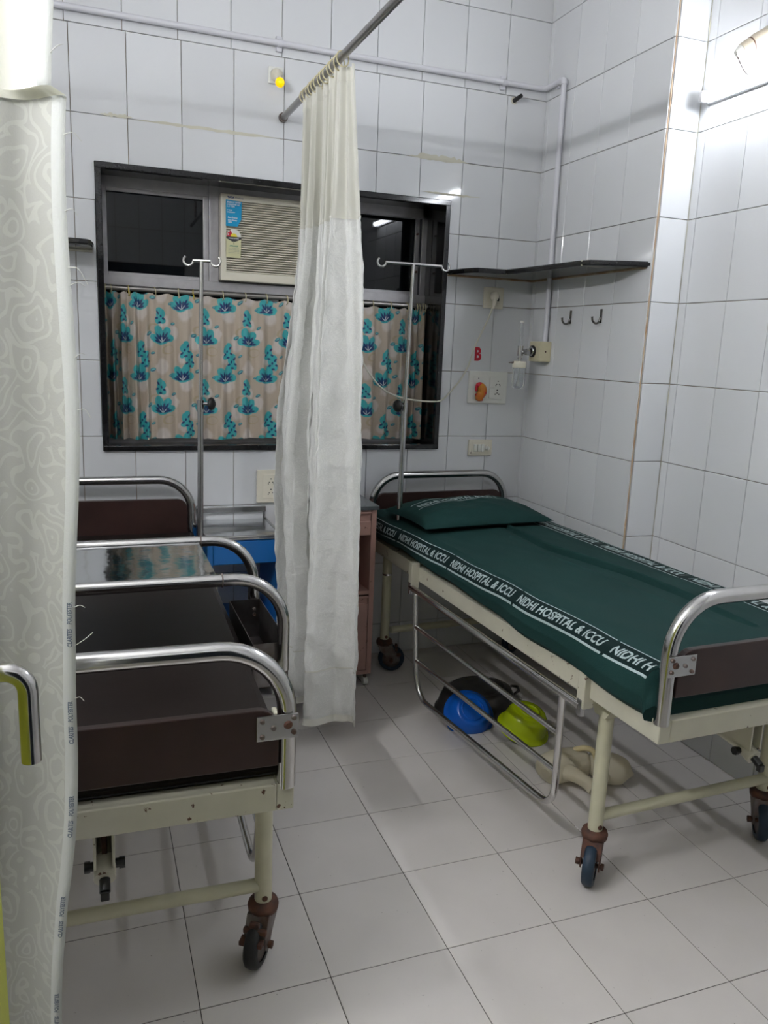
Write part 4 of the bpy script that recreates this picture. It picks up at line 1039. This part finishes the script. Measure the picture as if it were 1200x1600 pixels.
# ------------------------------------------------------------------ drip stands
def iv(label, base, foot_z, knee, top, bar_dir, bl, br, knob_side, hk=1):
    t = thing('drip_stand', label, 'drip stand', base)
    B = Vector(base); P0 = Vector((0,0,foot_z-base[2])); K = Vector(knee)-B; Tp = Vector(top)-B
    MB().cyl(P0, K, .0110, 16).build('lower_pole', STEEL, t)
    MB().cyl(K-Vector((0,0,.05)), Tp, .0075, 14).build('upper_pole', CHROME, t)
    kb = MB().tube([K, K+Vector((knob_side*.012,-.006,0)), K+Vector((knob_side*.026,-.014,0))], [.006,.006,.006], 10).build('clamp_screw', CHROME, t)
    ku = Vector((knob_side*.9,-.45,0)).normalized(); c_ = K+ku*.030
    MB().tube([c_, c_+ku*.004, c_+ku*.012, c_+ku*.020, c_+ku*.026], [.010,.022,.025,.020,.008], 18).build('clamp_knob', BLACK, kb)
    MB().cyl(K-Vector((0,0,.03)), K+Vector((0,0,.012)), .0135, 16).build('clamp_collar', STEEL, t)
    d = Vector(bar_dir).normalized(); MB().cyl(Tp-d*bl, Tp+d*br, .0062, 12).build('cross_bar', CHROME, t)
    for e, s in ((Tp-d*bl, -1), (Tp+d*br, 1)):
        pts = [e+d*s*(.018*(1-math.cos(a)))*1.0+Vector((0,0,.018*math.sin(a))) for a in np.linspace(0, -PI*1.35, 16)]
        pts = [e-Vector((0,0,.0))]+[e+d*s*(.017-.017*math.cos(a))+Vector((0,0,-.017*math.sin(a))) for a in np.linspace(0, PI*1.3, 16)]
        MB().tube(pts, .0042, 10).build('hook', CHROME, t)
    return t
iv('chrome drip stand at the head of the right bed, its cross bar seen broadside', (-.762,-.345,.612), .585, (-.760,-.345,1.215), (-.748,-.345,1.772), (1,-.05,0), .115, .120, -1)
iv('chrome drip stand beside the left bed head, its cross bar seen almost end on', (-1.590,-.375,.612), .585, (-1.585,-.375,1.215), (-1.578,-.375,1.722), (.935,-.353,.0), .030, .034, 1)
# sockets the drip stands stand in belong to the beds
for bd, x in ((bedB, -.352), (bedA, .352)):
    s = -1 if x < 0 else 1
    pass

# ------------------------------------------------------------------ overbed table of the left bed
ob_ = thing('overbed_table', 'steel topped overbed table with chrome tube hoops and open side tray across the left bed', 'table', (0,0,0))
tz, xr, xl = .873, -1.528, -2.345
for y in (-1.105, -1.505):
    r = .125; zb_ = .625
    p = [(xl, y, zb_)]+arc((xl+r, tz-r), r, PI, PI/2, 10, 'xz', y)+arc((xr-r, tz-r), r, PI/2, 0, 10, 'xz', y)+[(xr, y, zb_)]
    MB().tube(p, .0155, 18).build('hoop', CHROME, ob_)
tt = MB().box((-2.24,-1.49,.870),(-1.690,-1.120,.876),.001).build('table_top', MIRROR, ob_)
for y in (-1.4925, -1.1175): MB().box((-2.24,y-.007,.862),(-1.690,y+.007,.878)).build('rolled_edge', STEEL, tt)
for y in (-1.505, -1.105): MB().cyl((-1.684,y,tz),(-1.681,y,tz),.0175,18).build('weld_ring', GREYMET, ob_)
DSTEEL = mat('dark_tray_steel', (.20,.19,.19), .28, .9, col2=(.09,.07,.06), nscale=14)
def tray(x0, x1, y0, y1, z0, z1):
    mb = MB(); t = .0015
    mb.box((x0,y0,z0),(x1,y1,z0+t)); mb.box((x0,y0,z0),(x0+t,y1,z1)); mb.box((x1-t,y0,z0),(x1,y1,z1)); mb.box((x0,y0,z0),(x1,y0+t,z1)); mb.box((x0,y1-t,z0),(x1,y1,z1))
    o = mb.build('side_tray', DSTEEL, ob_)
    m2 = MB()
    for y, s in ((y1-.002, -1),):
        for z in (.645, .662): m2.cyl((xr if x1 > -2 else xl, y, z), (xr if x1 > -2 else xl, y-.006, z), .005, 8)
    m2.build('rivet', GREYMET, o)
tray(-1.602,-1.510,-1.487,-1.123,.572,.692)

# ------------------------------------------------------------------ bedside cabinets
def cabinet(label, x0, x1, yb, yf, zt, m, kind):
    t = thing('bedside_cabinet', label, 'cabinet', (x0, yf, 0)); W_ = x1-x0; D = yb-yf
    zb = .055; p = .022
    mb = MB(); mb.box((0,0,zb),(p,D,zt-.012)); mb.box((W_-p,0,zb),(W_,D,zt-.012)); mb.box((p,D-.012,zb if kind == 0 else zt-.2),(W_-p,D,zt-.012)); mb.box((p,0,zb),(W_-p,D-.012,zb+.018))
    if kind == 0: mb.box((p,.003,.415),(W_-p,D-.012,.432))
    else: mb.box((p,.003,.30),(W_-p,D-.012,.315))
    mb.box((p,.003,zt-.03),(W_-p,D-.012,zt-.012))
    mb.build('body', m, t)
    if kind == 0:
        MB().box((-.008,-.010,zt-.012),(W_+.008,D,zt+.006),.002).build('top', SLAB, t)
        d = MB().box((p+.002,-.003,.675),(W_-p-.002,.012,.735),.003).box((p+.002,.006,.735),(W_-p-.002,.012,.770)).build('drawer', m, t)
        MB().box((p+.002,-.005,.768),(W_-p-.002,.010,.776),.002).build('drawer_grip', m, d)
        d = MB().box((p+.002,-.002,zb+.02),(W_-p-.002,.010,.375),.003).box((p+.002,.006,.375),(W_-p-.002,.012,.405)).build('door', m, t)
        MB().box((p+.002,-.004,.400),(W_-p-.002,.010,.408),.002).build('door_grip', m, d)
    else:
        MB().box((-.004,-.004,zt-.010),(W_+.004,D,zt),.001).build('top', MIRROR, t)
        MB().cyl((-.002,-.001,zt+.002),(W_+.002,-.001,zt+.002),.006,10).tube([(0,0,zt),(0,D-.004,zt)],.005,8).tube([(W_,0,zt),(W_,D-.004,zt)],.005,8).build('top_rim', STEEL, t)
        MB().box((.0,D-.010,zt+.030),(W_,D-.002,zt+.056),.003).box((.004,D-.009,zt),(.012,D-.003,zt+.032)).box((W_-.012,D-.009,zt),(W_-.004,D-.003,zt+.032)).build('back_rail', STEEL, t)
        d = MB().box((p+.002,-.004,zt-.108),(W_-p-.002,.012,zt-.016),.003).build('drawer', m, t)
        MB().box((W_*.5-.003,-.0055,zt-.055),(W_*.5+.001,-.003,zt-.040)).build('keyhole', BLACK, d)
    for (x, y) in ((.02,.02),(W_-.02,.02),(.02,D-.02),(W_-.02,D-.02)):
        lg = MB().cyl((x,y,.03),(x,y,.057),.008,10).build('leg', GREYMET, t)
        MB().cyl((x-.010,y,.0175),(x+.010,y,.0175),.0175,18).build('wheel', PLASTW, lg)
    return t
cabinet('pink painted bedside cabinet with open shelf and grey top, behind the hanging curtain', -1.150, -.862, -.012, -.345, .795, PINK, 0)
cabinet('blue bedside cabinet with mirror bright steel top, right of the left bed head', -1.560, -1.262, -.012, -.345, .690, BLUEP, 1)

# ------------------------------------------------------------------ things on the floor under the right bed
pan = thing('steel_basin', 'large dark steel basin lying upside down behind the blue bowl under the right bed', 'basin', (-.505,-.660,0), .15)
S = Matrix.Scale(1.0,4)
DK = mat('dull_dark_steel', (.13,.125,.12), .30, .9, col2=(.07,.065,.06), nscale=10)
MB().lathe([(.176,.001),(.184,.002),(.184,.008),(.172,.012),(.166,.045),(.150,.078),(.120,.090),(.07,.094),(0,.095),(0,.092),(.118,.087),(.147,.074),(.163,.043),(.168,.010),(.176,.001)], 44, Matrix.Diagonal((1.0,.80,1.0,1))).build('basin_shell', DK, pan)
MB().tube([(.12*math.cos(a), .096*math.sin(a), .091) for a in np.linspace(0, 2*PI, 32)[:-1]], .003, 6, closed=True).build('foot_ring', DK, pan)
MB().tube([(.165,.03,.03),(.200,.025,.045),(.212,0,.050),(.200,-.025,.045),(.165,-.03,.03)], .006, 8).build('handle', DK, pan)

bb = thing('blue_basin', 'blue plastic bowl lying upside down and tilted against the steel basin', 'bowl', (-.612,-.806,.0))
TT = Matrix.Translation((0,.0,.050)) @ Matrix.Rotation(math.radians(-10),4,'Z') @ Matrix.Rotation(math.radians(46),4,'X') @ Matrix.Translation((0,0,-.012))
MB().lathe([(.099,-.004),(.101,.0),(.099,.005),(.090,.007),(.084,.030),(.064,.062),(.058,.066),(.052,.067),(0,.067),(0,.064),(.055,.063),(.080,.028),(.087,.004),(.094,-.004),(.099,-.004)], 44, TT).build('bowl_shell', BLUEB, bb)
MB().lathe([(.045,.067),(.044,.073),(.040,.073),(.039,.067)], 36, TT).build('foot_ring', BLUEB, bb)
gb = thing('lime_bowl', 'lime green plastic bowl lying upside down beside the blue basin', 'bowl', (-.445,-.935,.0))
TT = Matrix.Translation((0,0,.030)) @ Matrix.Rotation(math.radians(20),4,'Z') @ Matrix.Rotation(math.radians(17),4,'X')
MB().lathe([(.100,-.003),(.102,.0),(.100,.004),(.088,.006),(.086,.030),(.078,.062),(.066,.080),(.050,.084),(0,.084),(0,.081),(.048,.081),(.063,.077),(.075,.060),(.083,.028),(.085,.004),(.094,-.003),(.100,-.003)], 44, TT).build('bowl_shell', GREENB, gb)
MB().lathe([(.040,.084),(.039,.091),(.034,.091),(.033,.084)], 36, TT).build('foot_ring', GREENB, gb)
ur = thing('urine_bottle', 'yellowed milky plastic urine bottle lying on the floor beside the front bed leg', 'bottle', (-.470,-1.290,0), .25)
mb = MB(); mb.tube(smooth_path([(-.085,.03,.050),(-.06,.035,.055),(-.01,.03,.058),(.05,.015,.056),(.08,.0,.052),(.10,-.01,.05)],5), [.018,.032,.042,.048,.052,.054,.055,.056,.057,.057,.057,.057,.056,.056,.055,.054,.053,.052,.050,.047,.044,.038,.030,.020,.012,.006][:26], 22)
mb.build('bottle_body', CLEARP, ur)
MB().tube(smooth_path([(-.03,.0,.06),(-.015,-.04,.058),(.0,-.075,.046),(.006,-.105,.036)],5), [.030,.030,.029,.027,.026,.025,.024,.023,.023,.022,.022,.022,.022,.023,.024,.026], 20, caps=False).build('bottle_neck', CLEARP, ur)
MB().tube(smooth_path([(.04,.02,.108),(.055,-.01,.125),(.075,-.03,.118),(.085,-.04,.090),(.082,-.035,.07)],5), .0095, 12).build('bottle_handle', mat('yellowed_plastic', (.55,.46,.26), .4), ur)
u2 = thing('urine_bottle', 'second milky urine bottle lying behind the front leg, at the right of the first', 'bottle', (-.335,-1.330,0), -.5)
MB().tube(smooth_path([(-.07,.02,.045),(-.04,.02,.052),(.0,.01,.054),(.05,.0,.053),(.08,-.005,.048)],5), [.015,.03,.040,.046,.050,.052,.053,.054,.054,.054,.054,.053,.052,.050,.047,.043,.036,.027,.018,.010,.005], 22).build('bottle_body', CLEARP, u2)
MB().tube(smooth_path([(-.02,-.02,.05),(-.03,-.05,.045),(-.045,-.085,.034)],6), [.027,.027,.026,.024,.023,.022,.022,.022,.022,.022,.023,.024,.025], 20, caps=False).build('bottle_neck', CLEARP, u2)

# ------------------------------------------------------------------ open door at the near left with its pull handle
dr = struct(MB().box((-2.118,-3.42,.006),(-2.083,-2.50,2.05),.002).build('door_1', LIME))
hd = MB().tube([(-2.085,-2.555,1.113)]+[(-2.062+.022*math.sin(a), -2.555, 1.091+.022*math.cos(a)) for a in np.linspace(0, PI/2, 9)]+[(-2.040,-2.555,1.014)], .0098, 18).build('door_handle', CHROME, dr)
hd['label'] = 'bent chrome pull handle'
